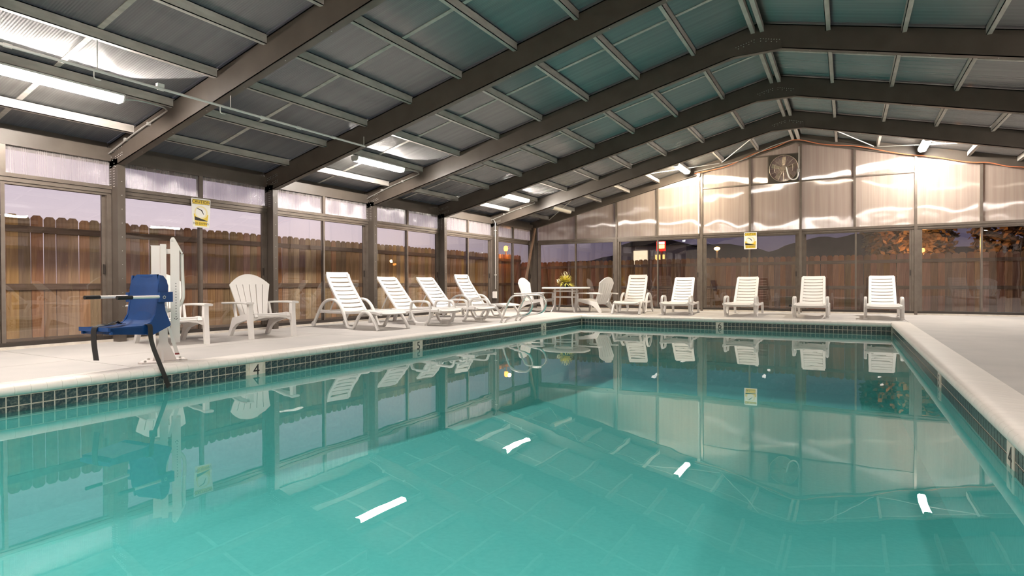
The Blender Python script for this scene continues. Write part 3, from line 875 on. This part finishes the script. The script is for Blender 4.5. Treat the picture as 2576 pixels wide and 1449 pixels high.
def plant():
    r = empty('potted_plant', (2.17, -2.16, .673))
    MB().lathe([(0, 0), (.075, 0), (.10, .05), (.115, .12), (.108, .122), (.095, .06), (0, .06)], 20).build('pot', 'pot', r)
    rnd = random.Random(3)
    def blades(n, lo, hi, spread, w, droop, zoff=.10):
        m = MB()
        for i in range(n):
            a = rnd.uniform(0, 2*PI); ln = rnd.uniform(lo, hi); el = rnd.uniform(.45, 1.6)*spread
            d = Vector((math.cos(a), math.sin(a), 0)); sd = Vector((-math.sin(a), math.cos(a), 0)); pts = []
            for k in range(5):
                t = k/4; p = d*(ln*math.sin(el)*t)+Vector((0, 0, zoff+ln*math.cos(el)*t-droop*t*t*ln*math.sin(el)*1.6)); p.z = max(p.z, .012); pts.append(p)
            vs = []
            for k, p in enumerate(pts):
                ww = w*(.5+1.0*math.sin(PI*min(.95, .15+k/4*.85))); vs += [p-sd*ww, p+sd*ww]
            m.add(vs, [(2*k, 2*k+1, 2*k+3, 2*k+2) for k in range(4)])
        return m
    blades(260, .18, .33, 1.0, .009, .20).build('foliage', 'foliage', r)
    blades(26, .12, .24, 1.05, .008, .2).build('foliage', 'foliage2', r)
    blades(14, .30, .36, .35, .004, .1).build('flower_stem', 'petal', r)
    m = MB()
    for i in range(26):
        a = rnd.uniform(2.6, 4.4); c = Vector((-.20+rnd.uniform(-.05, .05), -.03+rnd.uniform(-.05, .05), .17+rnd.uniform(-.05, .05)))
        u = Vector((rnd.uniform(-1, 1), rnd.uniform(-1, 1), rnd.uniform(-1, 1))).normalized(); v = u.orthogonal().normalized()
        m.add([c-u*.02, c+v*.014, c+u*.025, c-v*.014], [(0, 1, 2, 3)])
    m.build('petals', 'petal', r)
    h = [( -.02+.05*math.cos(t), 0, .36+.06*math.sin(t)) for t in [PI*i/8 for i in range(9)]]
    MB().tube(h, .005, 6).build('basket_loop', 'petal', r)
    tag(r, 'yellow-green potted plant in a dark bowl on the round table', 'plant')
plant()

# ------------------------------------------------------------------ grab rails
def grab_rail(y, dx, label):
    r = empty('grab_rail', (2.88+dx, y, 0))
    pts = [(0, 0, 0), (.06, 0, .15), (.12, 0, .30), (.19, 0, .44), (.25, 0, .51), (.34, 0, .54), (.56, 0, .54), (.65, 0, .49), (.70, 0, .40), (.69, 0, .31), (.64, 0, .22), (.55, 0, .175), (.42, 0, .15), (.28, 0, .12), (.19, 0, .09), (.12, 0, .04), (.10, 0, 0)]
    MB().tube(smooth_path(pts, 3), .020, 10).build('rail_tube', 'chrome', r)
    for x in (0, .10):
        MB().lathe([(0, .008), (.030, .008), (.034, 0), (.02, .012), (0, .012)], 14, (x, 0)).build('escutcheon', 'chrome', r)
    tag(r, label, 'grab rail', 'grab rails at the pool edge')
grab_rail(-6.85, 0, 'polished steel grab rail, the one nearer the loop-arm loungers')
grab_rail(-6.20, -.03, 'polished steel grab rail, the one nearer the round table')

# ------------------------------------------------------------------ pool lift
class MX(MB):
    def build(s, *a, **k):
        s.v = [(x*.87, y, z) for x, y, z in s.v]; return MB.build(s, *a, **k)
def pool_lift():
    r = empty('pool_lift', (2.80, -13.44, 0), 1.0516)            # local x across, y away
    MX().prism([(-.24, -.10), (-.20, -.16), (.20, -.16), (.25, -.08), (.22, .15), (-.18, .15)], 0, .014, 'xy').build('base_plate', 'wpaint', r, 0)
    b = MX()
    for x, y in ((-.17, -.11), (.18, -.10), (.18, .11), (-.14, .11)): b.lathe([(0, .03), (.012, .03), (.014, .014)], 8, (x, y))
    o = b.build('anchor_bolts', 'conduit', r); o['kind'] = 'stuff'
    MX().prism([(-.10, .014), (.14, .014), (.055, .20), (.05, .42), (-.03, .42), (-.035, .20)], -.055, .055).build('pedestal', 'wpaint', r, 0)
    MX().prism([(-.15, .014), (-.02, .014), (-.02, .16)], -.012, .012, 'yz').build('gusset', 'wpaint', r, 0)
    MX().box(-.035, .045, -.05, .05, .165, .44).build('lower_post', 'wpaint', r, 0)
    MX().box(-.105, -.018, -.055, .055, .40, 1.165).build('column', 'wpaint', r, 0)
    MX().box(-.016, .045, -.065, .045, .40, 1.185).build('column', 'wpaint', r, 0)
    MX().box(-.11, .05, -.05, .05, 1.165, 1.172).build('column_cap', 'conduit', r, 0)
    MX().box(.04, .10, -.03, .03, 1.09, 1.14).build('link_arm', 'wpaint', r, 0)
    m = MX().box(.085, .178, -.055, .055, .19, 1.15); mast = m.build('mast', 'wpaint', r, 0)
    d = MX()
    for i in range(14): d.box(.135, .143, -.057, -.054, .42+.028*i, .43+.028*i)
    for x in (.12, .145): d.box(x, x+.008, -.058, -.054, .43, .438)
    o = d.build('slot_holes', 'black', mast, 0); o['kind'] = 'stuff'
    MX().prism([(.085, 1.12), (.085, 1.235), (.10, 1.258), (.125, 1.258), (.14, 1.235), (.215, 1.10), (.20, 1.09), (.178, 1.13)], -.04, .04).build('pivot_head', 'wpaint', r, 0)
    MX().prism([(.105+.012*math.cos(t), 1.225+.012*math.sin(t)) for t in [2*PI*i/10 for i in range(10)]], -.046, -.04).build('pivot_bolt', 'conduit', r, 0)
    act = [(.205, 0, 1.09), (.207, 0, .90), (.215, 0, .70), (.205, 0, .62), (.15, 0, .545), (.06, 0, .515), (-.02, 0, .51)]
    MX().sweep(smooth_path(act, 4), rrect(.045, .038, .010), side=(0, 1, 0)).build('actuator_arm', 'wpaint', r)
    MX().box(-.06, .05, -.42, .075, .47, .56).build('seat_bracket', 'wpaint', r, 0)
    lb = MX().prism([(.045, .375), (.07, .375), (.17, .075), (.125, .075)], -.062, -.058)
    lab = lb.build('warning_label', 'signwhite', r, 0)
    e = MX(); e.prism([(.122, .085), (.166, .085), (.172, .068), (.125, .068)], -.0635, -.062); e.prism([(.043, .385), (.068, .385), (.07, .372), (.047, .372)], -.0635, -.062)
    e.build('label_band', 'red', lab, 0)
    # seat: facing f, across w
    ang = math.radians(180+38)                                   # local facing direction in lift frame
    F = Vector((math.cos(ang), math.sin(ang), 0)); Wd = Vector((-F.y, F.x, 0))
    if Wd.y > 0: Wd = -Wd                                        # near side is +w (towards the viewer)
    O = Vector((-.045, -.03, 0)) 
    Wh = .19
    near0 = Vector((-.04, -.52, 0))                              # near side, back plane
    O = near0 - Wd*Wh
    def T(f, w, z): p = O+F*f+Wd*w; return (p.x, p.y, z)
    def prism3(m, pts, w0, w1):
        n = len(pts); vs = [T(a, w0, z) for a, z in pts]+[T(a, w1, z) for a, z in pts]
        m.add(vs, [tuple(range(n)), tuple(range(2*n-1, n-1, -1))]+[(i, i+n, (i+1) % n+n, (i+1) % n) for i in range(n)])
    prof = smooth_path([(.44, 0, .400), (.28, 0, .400), (.14, 0, .405), (.06, 0, .435), (.02, 0, .50), (.0, 0, .62), (-.01, 0, .75), (-.02, 0, .80), (-.03, 0, .85), (-.04, 0, .875)], 3)
    m = MB(); n = len(prof)
    for s in (0, 1):
        for i, p in enumerate(prof):
            z = p.z; k = 1.0
            if z > .74: k = math.sqrt(max(.12, 1-((z-.74)/.142)**2*.55))
            for w in (-Wh*k, -Wh*.5*k, 0, Wh*.5*k, Wh*k):
                dish = -.012*(1-(w/(Wh*k))**2)
                q = T(p.x+(dish if z > .45 else 0)-(.022 if (s and z > .45) else 0), w, p.z+(dish*.5 if z <= .45 else 0)-(.022 if (s and z <= .45) else 0))
                m.add([q], [])
    for s in (0, 1):
        o_ = s*n*5
        for i in range(n-1):
            for j in range(4):
                q = (o_+i*5+j, o_+i*5+j+1, o_+(i+1)*5+j+1, o_+(i+1)*5+j); m.f.append(q if s else q[::-1])
    for j in range(4):
        a = (n-1)*5+j; m.f.append((a, a+1, a+1+n*5, a+n*5)); m.f.append((j, j+n*5, j+1+n*5, j+1))
    seat = m.build('seat_shell', 'blue', r, 50)
    side = [(.44, .402), (.44, .345), (.14, .328), (.06, .305), (-.13, .385), (-.14, .40), (-.085, .53), (-.075, .60), (-.11, .70), (-.115, .76), (-.10, .82), (-.065, .862), (-.03, .868), (-.02, .80), (0, .62), (.02, .50), (.06, .435), (.14, .405)]
    for w in (-Wh, Wh-.018):
        mm = MB(); prism3(mm, side, w, w+.018); mm.build('seat_side', 'blue', r, 0)
    mm = MB(); prism3(mm, [(.46, .408), (.46, .372), (.42, .372), (.42, .345), (.10, .32), (.10, .392), (.42, .398)], -Wh, Wh); mm.build('seat_pan', 'blue', r, 0)
    mm = MB(); prism3(mm, [(-.04, .86), (-.10, .83), (-.115, .74), (-.08, .55), (-.13, .39), (.05, .31), (.05, .42), (-.03, .60)], -Wh+.02, Wh-.02); mm.build('seat_rear', 'blue', r, 0)
    for s, nm in ((1, 'near'), (-1, 'far')):
        w = s*(Wh+.022)
        mm = MB(); prism3(mm, [(-.13, .615), (.0, .615), (.0, .705), (-.13, .71)], w-.02, w+.02); br = mm.build('arm_bracket', 'blue', r, 0)
        mm = MB(); mm.add([], []); mm.tube([T(-.04+.013*math.cos(t), w+.021*s, .66+.013*math.sin(t)) for t in [2*PI*i/8 for i in range(8)]], .004, 5, True); mm.build('arm_bolt', 'conduit', br)
        MB().tube([T(-.01, w, .665), T(.26, w, .665)], .015, 10).build('arm_rail', 'wpaint', r)
        MB().tube([T(.26, w, .665), T(.27, w, .665), T(.385, w, .665), T(.395, w, .665)], .0185, 10).build('arm_grip', 'strap', r)
    def strap(pts, label, wd=.022, ax=None):
        mm = MB(); mm.sweep(smooth_path(pts, 5), [(wd, -.002), (wd, .002), (-wd, .002), (-wd, -.002)], side=ax); o = mm.build('strap', 'strap', r); o['label'] = label
    strap([T(.22, .02, .412), T(.34, .03, .422), T(.44, .03, .416), T(.472, .03, .395), T(.476, .03, .32), T(.474, .035, .24), T(.462, .04, .12)], 'short black seat strap', .034, tuple(Wd))
    strap([T(.10, Wh-.01, .415), T(.09, Wh+.022, .40), T(.09, Wh+.03, .30), T(.08, Wh+.05, .20), T(.05, Wh+.085, .06), T(.02, Wh+.10, -.04), T(-.02, Wh+.115, -.175)], 'long black seat strap hanging over the pool edge', .030, tuple((F*.9+Wd*.3)))
    mm = MB(); mm.sweep([T(.36, -.10, .412), T(.31, -.07, .425), T(.26, -.08, .420), T(.21, -.07, .445), T(.17, -.08, .42), T(.13, -.08, .415)], [(.03, -.002), (.03, .002), (-.03, .002), (-.03, -.002)], side=tuple(Wd)); o = mm.build('strap', 'strap', r)
    MB().box(-.12, -.05, -.05, .02, .30, .36).build('control_box', 'strap', r, 0)
    tag(r, 'white pool lift with blue plastic seat and black straps', 'pool lift')
pool_lift()

# ------------------------------------------------------------------ signs
def caution_sign(loc, rz, label, curl):
    r = empty('caution_sign', loc, rz)                           # local x across, -y to the room, z up from the bottom
    w, h = .32, .45
    def pl(pts, y, th, nm, mat, par=None):
        mm = MB(); mm.prism(pts, y-th, y); return mm.build(nm, mat, par or r, 0)
    c = curl*.025
    pl([(-.15+c, 0), (.15-c, .0), (.16-c, .012), (.16, h-.012), (.15, h), (-.15, h), (-.16, h-.012), (-.16+c, .012)], 0, .004, 'sign_board', 'signwhite')
    board = r.children[0]
    pl([(-.14, .362), (.14, .362), (.14, .43), (-.14, .43)], -.004, .001, 'caution_band', 'yellow', board)
    for pts in ([(-.142, .360), (.142, .360), (.142, .364), (-.142, .364)], [(-.142, .428), (.142, .428), (.142, .432), (-.142, .432)]): pl(pts, -.0052, .0006, 'band_edge', 'black', board)
    link('lettering', text_mesh('CAUTION', .066, 'black', .0004), board, (0, -.0056, .396), (PI/2, 0, 0))
    pl([(-.13+c, .10), (.13-c, .10), (.135-c*.6, .21), (-.135+c*.6, .21)], -.004, .0008, 'picture_ground', 'yellow', board)
    pl([(.11*math.cos(t), .235+.10*math.sin(t)) for t in [2*PI*i/24 for i in range(24)]], -.0049, .0005, 'picture_disc', 'signpale', board)
    pl([(-.005+.085*math.cos(t), .235+.08*math.sin(t)) for t in [2*PI*i/24 for i in range(24)]], -.0055, .0005, 'picture_disc', 'signwhite', board)
    pl([(-.128+c, .11), (.128-c, .10), (.128-c, .108), (-.128+c, .168)], -.0052, .0009, 'pool_slope', 'black', board)
    pl([(-.075, .295), (-.07, .302), (.01, .275), (.022, .262), (.045, .205), (.038, .203), (.008, .252), (-.002, .262)], -.0062, .0006, 'diver', 'black', board)
    pl([(-.12+c, .025), (.12-c, .025), (.125-c, .095), (-.125+c, .095)], -.004, .0008, 'bottom_band', 'yellow', board)
    link('lettering', text_mesh('NO DIVING', .048, 'black', .0004), board, (0, -.0054, .06), (PI/2, 0, 0))
    tag(r, label, 'sign', 'no diving signs')
caution_sign((.075, -11.27, 1.665), PI/2, 'yellow and white caution no-diving sign above the pool lift', 1)
caution_sign((6.60, -.075, 1.665), 0, 'yellow and white caution no-diving sign on the gable wall', 0)

# ------------------------------------------------------------------ wall fan
def fan():
    cx, cz, R_ = 7.405, 3.735, .335
    r = empty('exhaust_fan', (cx, -.03, cz))
    o = 24
    vs = []; fs = []
    sq = []
    for i in range(o):
        a = 2*PI*i/o; c, s = math.cos(a), math.sin(a); k = .355/max(abs(c), abs(s)); sq.append((k*c, k*s))
    for y in (0, -.02):
        vs += [(x, y, z) for x, z in sq]; vs += [(R_*math.cos(2*PI*i/o), y, R_*math.sin(2*PI*i/o)) for i in range(o)]
    for i in range(o):
        j = (i+1) % o
        fs += [(i, j, o+j, o+i), (2*o+j, 2*o+i, 3*o+i, 3*o+j), (o+i, o+j, 3*o+j, 3*o+i), (j, i, 2*o+i, 2*o+j)]
    MB().add(vs, fs).build('shroud', 'fandark', r, 0)
    for rr in (R_+.005, .22, .11): MB().tube([(rr*math.cos(2*PI*i/32), -.045-.02*(1-rr/R_), rr*math.sin(2*PI*i/32)) for i in range(32)], .007 if rr > .3 else .004, 6, True).build('guard_ring', 'fan', r)
    for i in range(16):
        a = 2*PI*i/16; MB().tube([(.07*math.cos(a), -.065, .07*math.sin(a)), (R_*math.cos(a), -.045, R_*math.sin(a))], .004, 5).build('guard_spoke', 'fan', r)
    mm = MB().lathe([(0, 0), (.075, 0), (.08, .03), (.06, .07), (0, .075)], 16); mm.xf(Matrix.Translation((0, -.01, 0)) @ Matrix.Rotation(PI/2, 4, 'X')); mm.build('motor', 'fan', r)
    for i in range(5):
        a = 2*PI*i/5+.3; mm = MB()
        pts = []
        for t, wd in ((.07, .05), (.2, .09), (.31, .10)):
            for sgn in (-1, 1):
                b = a+sgn*wd/t*.5; pts.append((t*math.cos(b), .0+sgn*.02+.005, t*math.sin(b)))
        mm.add(pts, [(0, 1, 3, 2), (2, 3, 5, 4)]); mm.build('blade', 'fan', r)
    MB().tube(smooth_path([(.06, -.07, .02), (.09, -.085, -.1), (.13, -.085, -.24), (.20, -.08, -.31), (.29, -.07, -.30), (.34, -.07, -.22), (.345, -.07, -.13)], 4), .016, 8).build('flex_conduit', 'pipe', r)
    MB().box(.315, .38, -.10, -.03, -.13, -.06).build('junction_box', 'conduit', r, 0)
    MB().tube([(.36, -.06, -.06), (.36, -.06, .52)], .012, 8).build('conduit', 'conduit', r)
    for i in range(8): MB().prism([(-.34, -.33+.085*i), (.34, -.33+.085*i), (.34, -.245+.085*i), (-.34, -.245+.085*i)], .045, .05).build('shutter_slat', 'gablesheet', r, 0)
    tag(r, 'round wire-guarded exhaust fan in the gable peak', 'fan')
fan()

# ------------------------------------------------------------------ pipes, cords, boxes, timber
def services():
    px = 2.56
    r = empty('sprinkler_pipe', (0, 0, 0)); z = 2.835
    MB().tube([(px, -16.5, z), (px, -10.28, z)], .014, 8).build('pipe_run', 'pipe', r)
    for y, up in ((-13.9, .30), (-12.49, .15), (-10.30, .14)):
        MB().tube([(px, y, z), (px, y, z+up)], .005, 6).build('hanger_rod', 'pipe', r)
    for y in (-13.93, -12.62):
        MB().tube(smooth_path([(px, y, z), (px, y, z-.07), (px, y+.025, z-.085), (px, y+.06, z-.08)], 3), .006, 6).build('drip_hook', 'pipe', r)
    for y in (-14.6, -13.30, -12.05, -11.5, -10.9): MB().tube([(px, y-.03, z), (px, y+.03, z)], .020, 8).build('coupling', 'pipe', r)
    MB().box(px-.02, px+.02, -13.34, -13.27, z+.015, z+.05).build('clip', 'pipe', r, 0)
    tag(r, 'thin white pipe hung below the purlins near the eave', 'pipe')
    # lamp conduits on rafters
    for k, ya in ((5, -13.13), (3, -8.12), (1, -3.13)):
        c = empty('lamp_conduit'); y = fy(k)
        zz = lambda x: ZPB+SL*x-.03
        pts = [(1.45, ya, zz(1.45)-.02), (1.47, ya+.18, zz(1.47)+.01), (1.47, y-.14, zz(1.47)+.01), (1.44, y-.05, zz(1.44)), (1.36, y-.03, zz(1.36)), (.80, y-.028, zz(.8)), (.25, y-.03, zz(.25)-.03), (.02, y-.03, zz(.02)-.05)]
        MB().tube(smooth_path(pts, 3), .010, 6).build('conduit_run', 'conduit', c)
        for x in (.45, 1.0): MB().box(x-.015, x+.015, y-.042, y-.001, zz(x)-.02, zz(x)+.02).build('strap_clip', 'bolt', c, 0)
        tag(c, {5: 'steel conduit running from the cropped lamp to the nearest knee joint', 3: 'steel conduit from the lamp above the arched-arm lounger down the rafter', 1: 'steel conduit from the small eave lamp down the last rafter'}[k], 'conduit', 'lamp conduits')
    c = empty('post_conduit'); y = fy(1)
    MB().tube(smooth_path([(.02, y-.03, 2.60), (.12, y-.03, 2.58), (.165, y-.03, 2.50), (.17, y-.03, 2.30), (.17, y-.03, .62)], 4), .011, 6).build('conduit_run', 'conduit', c)
    for zc in (2.28, 1.02): MB().box(.14, .20, y-.042, y-.001, zc-.012, zc+.012).build('strap_clip', 'bolt', c, 0)
    tag(c, 'vertical conduit on the post beside the grab rails', 'conduit')
    b = empty('outlet_box', (.15, y, .36))
    MB().box(-.055, .055, -.05, 0, 0, .19).build('box_body', 'wpaint', b, 0); MB().box(-.06, .06, -.062, -.05, .01, .18).build('cover', 'wpaint', b, 0)
    tag(b, 'small white outlet box on the last post', 'outlet')
    # orange cord on the rake
    pts = [(5.15, 3.80), (5.7, 3.87), (6.22, 4.0), (6.72, 4.18), (7.2, 4.31), (7.64, 4.43), (8.22, 4.27), (8.74, 4.17), (9.22, 4.05), (9.7, 3.91), (10.22, 3.75), (10.68, 3.66), (11.26, 3.49), (11.59, 3.43), (11.9, 3.33), (12.3, 3.27), (13.2, 3.05)]
    tag(MB().tube([(p.x, -.105+.008*math.sin(3*p.x), p.z+.012*math.sin(5*p.x)) for p in smooth_path(pts, 4)], .011, 6).build('extension_cord', 'cord'), 'orange extension cord strung along the gable rake', 'cord')
    pts = [(5.15, 3.83), (5.9, 3.94), (6.5, 4.06), (7.1, 4.30), (7.6, 4.42)]
    tag(MB().tube([(p.x, -.12, p.z+.02) for p in smooth_path(pts, 4)], .009, 6).build('extension_cord', 'conduit'), 'pale cord beside the orange one, between warm lamp and fan', 'cord')
    # vertical drop by the warm lamp
    d = empty('drop_conduit'); MB().tube([(5.26, -.10, 3.75), (5.26, -.10, 2.14)], .018, 8).build('conduit_run', 'pipe', d)
    MB().box(5.22, 5.30, -.13, -.085, 3.72, 3.80).build('junction_box', 'pipe', d, 0)
    tag(d, 'white conduit dropping from the warm lamp down the gable mullion', 'conduit')
    # leaning timber
    t = MB().sweep([(.215, -.20, 2.52), (.215, -1.16, .02)], [(.02, -.045), (.02, .045), (-.02, .045), (-.02, -.045)], side=(1, 0, 0))
    tag(t.build('timber_brace', 'brace', None, 0), 'diagonal timber leaning in the corner behind the round table', 'timber')
    f = empty('floodlight', (7.62, -.33, 0))
    MB().tube([(0, 0, 0), (0, 0, .16)], .018, 8).build('stake', 'pipe', f); MB().box(-.07, .07, -.05, .05, .16, .21).build('lamp_head', 'black', f, 0)
    MB().tube(smooth_path([(0, 0, .14), (.06, 0, .10), (.07, 0, .0)], 3), .010, 6).build('pipe_elbow', 'pipe', f)
    tag(f, 'small black-topped floodlight on a white pipe by the gable sill', 'lamp')
services()

# ------------------------------------------------------------------ outdoors
def outdoors():
    g = MB()
    for x0, x1, y0, y1 in ((-400, -.12, -300, 900), (W+.12, 400, -300, 900), (-.12, W+.12, .12, 900), (-.12, W+.12, -300, YF)):
        g.add([(x0, y0, -.28), (x1, y0, -.28), (x1, y1, -.28), (x0, y1, -.28)], [(0, 1, 2, 3)])
    tag(g.build('ground', 'ground', None, 0), 'dark ground outside the glazing', None, None, 'structure')
    def picket(h, mt):
        w = .073; c = .035
        return MB().prism([(-w, 0), (w, 0), (w, h-c*1.2), (w-c, h), (-w+c, h), (-w, h-c*1.2)], -.009, .009).mesh('picket', mt, 0)
    def fence(mt, a, b, ztop, z0, label, inner):
        a, b = Vector((*a, 0)), Vector((*b, 0)); L = (b-a).length; d = (b-a)/L
        r = empty('picket_fence', (a.x, a.y, z0), math.atan2(d.y, d.x))
        me = picket(ztop-z0, mt); rnd = random.Random(5)
        x = .08
        while x < L:
            o = link('picket', me, r, (x, rnd.uniform(-.004, .004), rnd.uniform(-.012, .010)), (0, rnd.uniform(-.006, .006), 0))
            x += .150+(.006 if rnd.random() < .25 else 0)
        for z in (ztop-z0-.20, (ztop-z0)*.5, .25): MB().box(0, L, inner*.012, inner*.05, z-.045, z+.045).build('fence_rail', 'woodrail', r, 0)
        tag(r, label, 'fence')
    fence('wood', (-1.5, -16.5), (-1.5, 1.93), 1.79, -.28, 'brown dog-eared picket fence along the side glazing', -1)
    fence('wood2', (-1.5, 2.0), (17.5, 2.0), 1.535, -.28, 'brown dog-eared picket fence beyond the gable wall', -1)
    # hills
    prof = [(-320, 24), (-250, 20), (-200, 16), (-158, 18), (-134, 22), (-100, 27), (-68, 27), (-52, 24.5), (-40, 21), (-28, 26), (-12, 29.5), (-4, 28), (4, 30), (16, 29), (32, 25), (50, 21), (110, 18), (220, 22)]
    rnd = random.Random(2); nx, ny = 120, 9; vs = []; fs = []
    def ph(x):
        for (a, ha), (b, hb) in zip(prof, prof[1:]):
            if a <= x <= b:
                t = (x-a)/(b-a); t = t*t*(3-2*t); return ha+(hb-ha)*t
        return 18
    for j in range(ny):
        t = j/(ny-1); y = 290+160*t
        for i in range(nx+1):
            x = -320+540*i/nx; k = math.sin(PI*min(t*1.0, 1)) 
            vs.append((8.8+x, y, -1+(ph(x))*(k**.8)*(y/370)*.97+rnd.uniform(-.25, .25)*k))
    w = nx+1
    fs = [(j*w+i, j*w+i+1, (j+1)*w+i+1, (j+1)*w+i) for j in range(ny-1) for i in range(nx)]
    tag(MB().add(vs, fs).build('hills', 'hill', None, 60), 'dark rolling hills on the horizon behind the back fence', None, None, 'structure')
    # street lamp
    s = empty('street_lamp', (-4.5, 55.8, -.28))
    MB().lathe([(.16, 0), (.14, 2.5), (.10, 5.1), (0, 5.1)], 12).build('pole', 'post_pole', s)
    MB().lathe([(0, 4.85), (.26, 4.92), (.36, 5.08), (.26, 5.24), (0, 5.3)], 14).build('lamp_head', 'streetwhite', s)
    tag(s, 'tall glowing orange street lamp beyond the back fence', 'street lamp')
    s = empty('fence_lantern', (-1.40, .73, 1.70))
    MB().tube([(0, 0, 0), (0, 0, .20)], .02, 8).build('stem', 'post_pole', s)
    MB().lathe([(0, .19), (.055, .20), (.075, .27), (.06, .35), (0, .38)], 14).build('lamp_head', 'sodium', s)
    tag(s, 'glaring orange lantern on the side fence near the corner', 'lantern')
    s = empty('garden_lamp', (10.95, 6.1, -.28))
    MB().lathe([(.05, 0), (.05, 1.95), (0, 1.95)], 10).build('pole', 'post_pole', s)
    MB().lathe([(0, 2.0), (.055, 2.03), (.065, 2.08), (.045, 2.13), (0, 2.14)], 12).build('lamp_head', 'sodium', s)
    tag(s, 'small orange garden lamp under the tree behind the fence', 'street lamp')
    # lit sign and a lit building beyond the fence
    s = empty('pylon_sign', (-2.85, 25.6, -.28))
    MB().tube([(0, .1, 0), (0, .1, 3.4)], .08, 8).build('pole', 'post_pole', s)
    MB().box(-.31, .31, -.1, .1, 3.36, 4.06).build('sign_cabinet', 'redsign', s, 0)
    MB().box(-.27, .27, -.12, -.1, 3.84, 4.02).build('sign_panel', 'whitesign', s, 0)
    MB().box(-.27, .27, -.12, -.1, 3.54, 3.80).build('sign_panel', 'warmsign', s, 0)
    tag(s, 'red and yellow lit roadside sign beyond the back fence', 'sign')
    h = empty('roadside_building', (-5.6, 34, -.28))
    MB().box(-3.2, 2.6, 0, 5, 0, 4.3).build('building_wall', 'stucco', h, 0)
    MB().prism([(-3.5, 4.3), (2.9, 4.3), (-.3, 5.2)], -.3, 5.3).build('building_roof', 'hill', h, 0)
    MB().box(-2.0, -.75, -.06, 0, 2.6, 3.9).build('lit_window', 'winwhite', h, 0)
    MB().box(-.05, .75, -.06, 0, 2.6, 3.5).build('lit_window', 'wingold', h, 0)
    tag(h, 'low building with bright windows behind the back fence', 'building')
    # trees
    def tree(loc, hgt, rad, n, seed, label, base):
        r = empty('tree', loc); rnd = random.Random(seed)
        MB().lathe([(.22, 0), (.16, hgt*.3), (.08, hgt*.8), (0, hgt*.82)], 8).build('trunk', 'bark', r)
        m = MB()
        for i in range(n):
            while 1:
                p = Vector((rnd.uniform(-1, 1), rnd.uniform(-1, 1), rnd.uniform(-1, 1)))
                if .35 < p.length < 1 and math.sin(p.x*5+seed)*math.sin(p.y*5)*math.sin(p.z*6) > -.25: break
            c = Vector((p.x*rad, p.y*rad, base+(hgt-base)*(p.z*.5+.5)))
            u = Vector((rnd.uniform(-1, 1), rnd.uniform(-1, 1), rnd.uniform(-.6, .6))).normalized()*rnd.uniform(.08, .17); v = u.orthogonal().normalized()*.07
            m.add([c-u, c+v, c+u, c-v], [(0, 1, 2, 3)])
        m.build('crown', 'leaf', r, 0)
        tag(r, label, 'tree')
    tree((10.75, 8.6, -.28), 5.6, 1.5, 5200, 1, 'orange-lit leafy tree beyond the fence, just past the garden lamp', .9)
    tree((13.95, 8.0, -.28), 5.8, 1.6, 5600, 2, 'second orange-lit tree beyond the fence at the picture edge', .8)
    tree((17.3, 8.6, -.28), 5.8, 1.6, 3000, 3, 'third tree beyond the fence, out past the picture edge', .8)
    for nm, loc, e, col in (('street_glow', (10.95, 5.9, 1.95), 420, (1, .40, .10)), ('corner_glow', (-1.28, .73, 2.00), 26, (1, .36, .08))):
        li = bpy.data.lights.new(nm, 'POINT'); li.energy = e; li.color = col; li.shadow_soft_size = .06
        o = bpy.data.objects.new(nm, li); COL.objects.link(o); o.location = loc
outdoors()
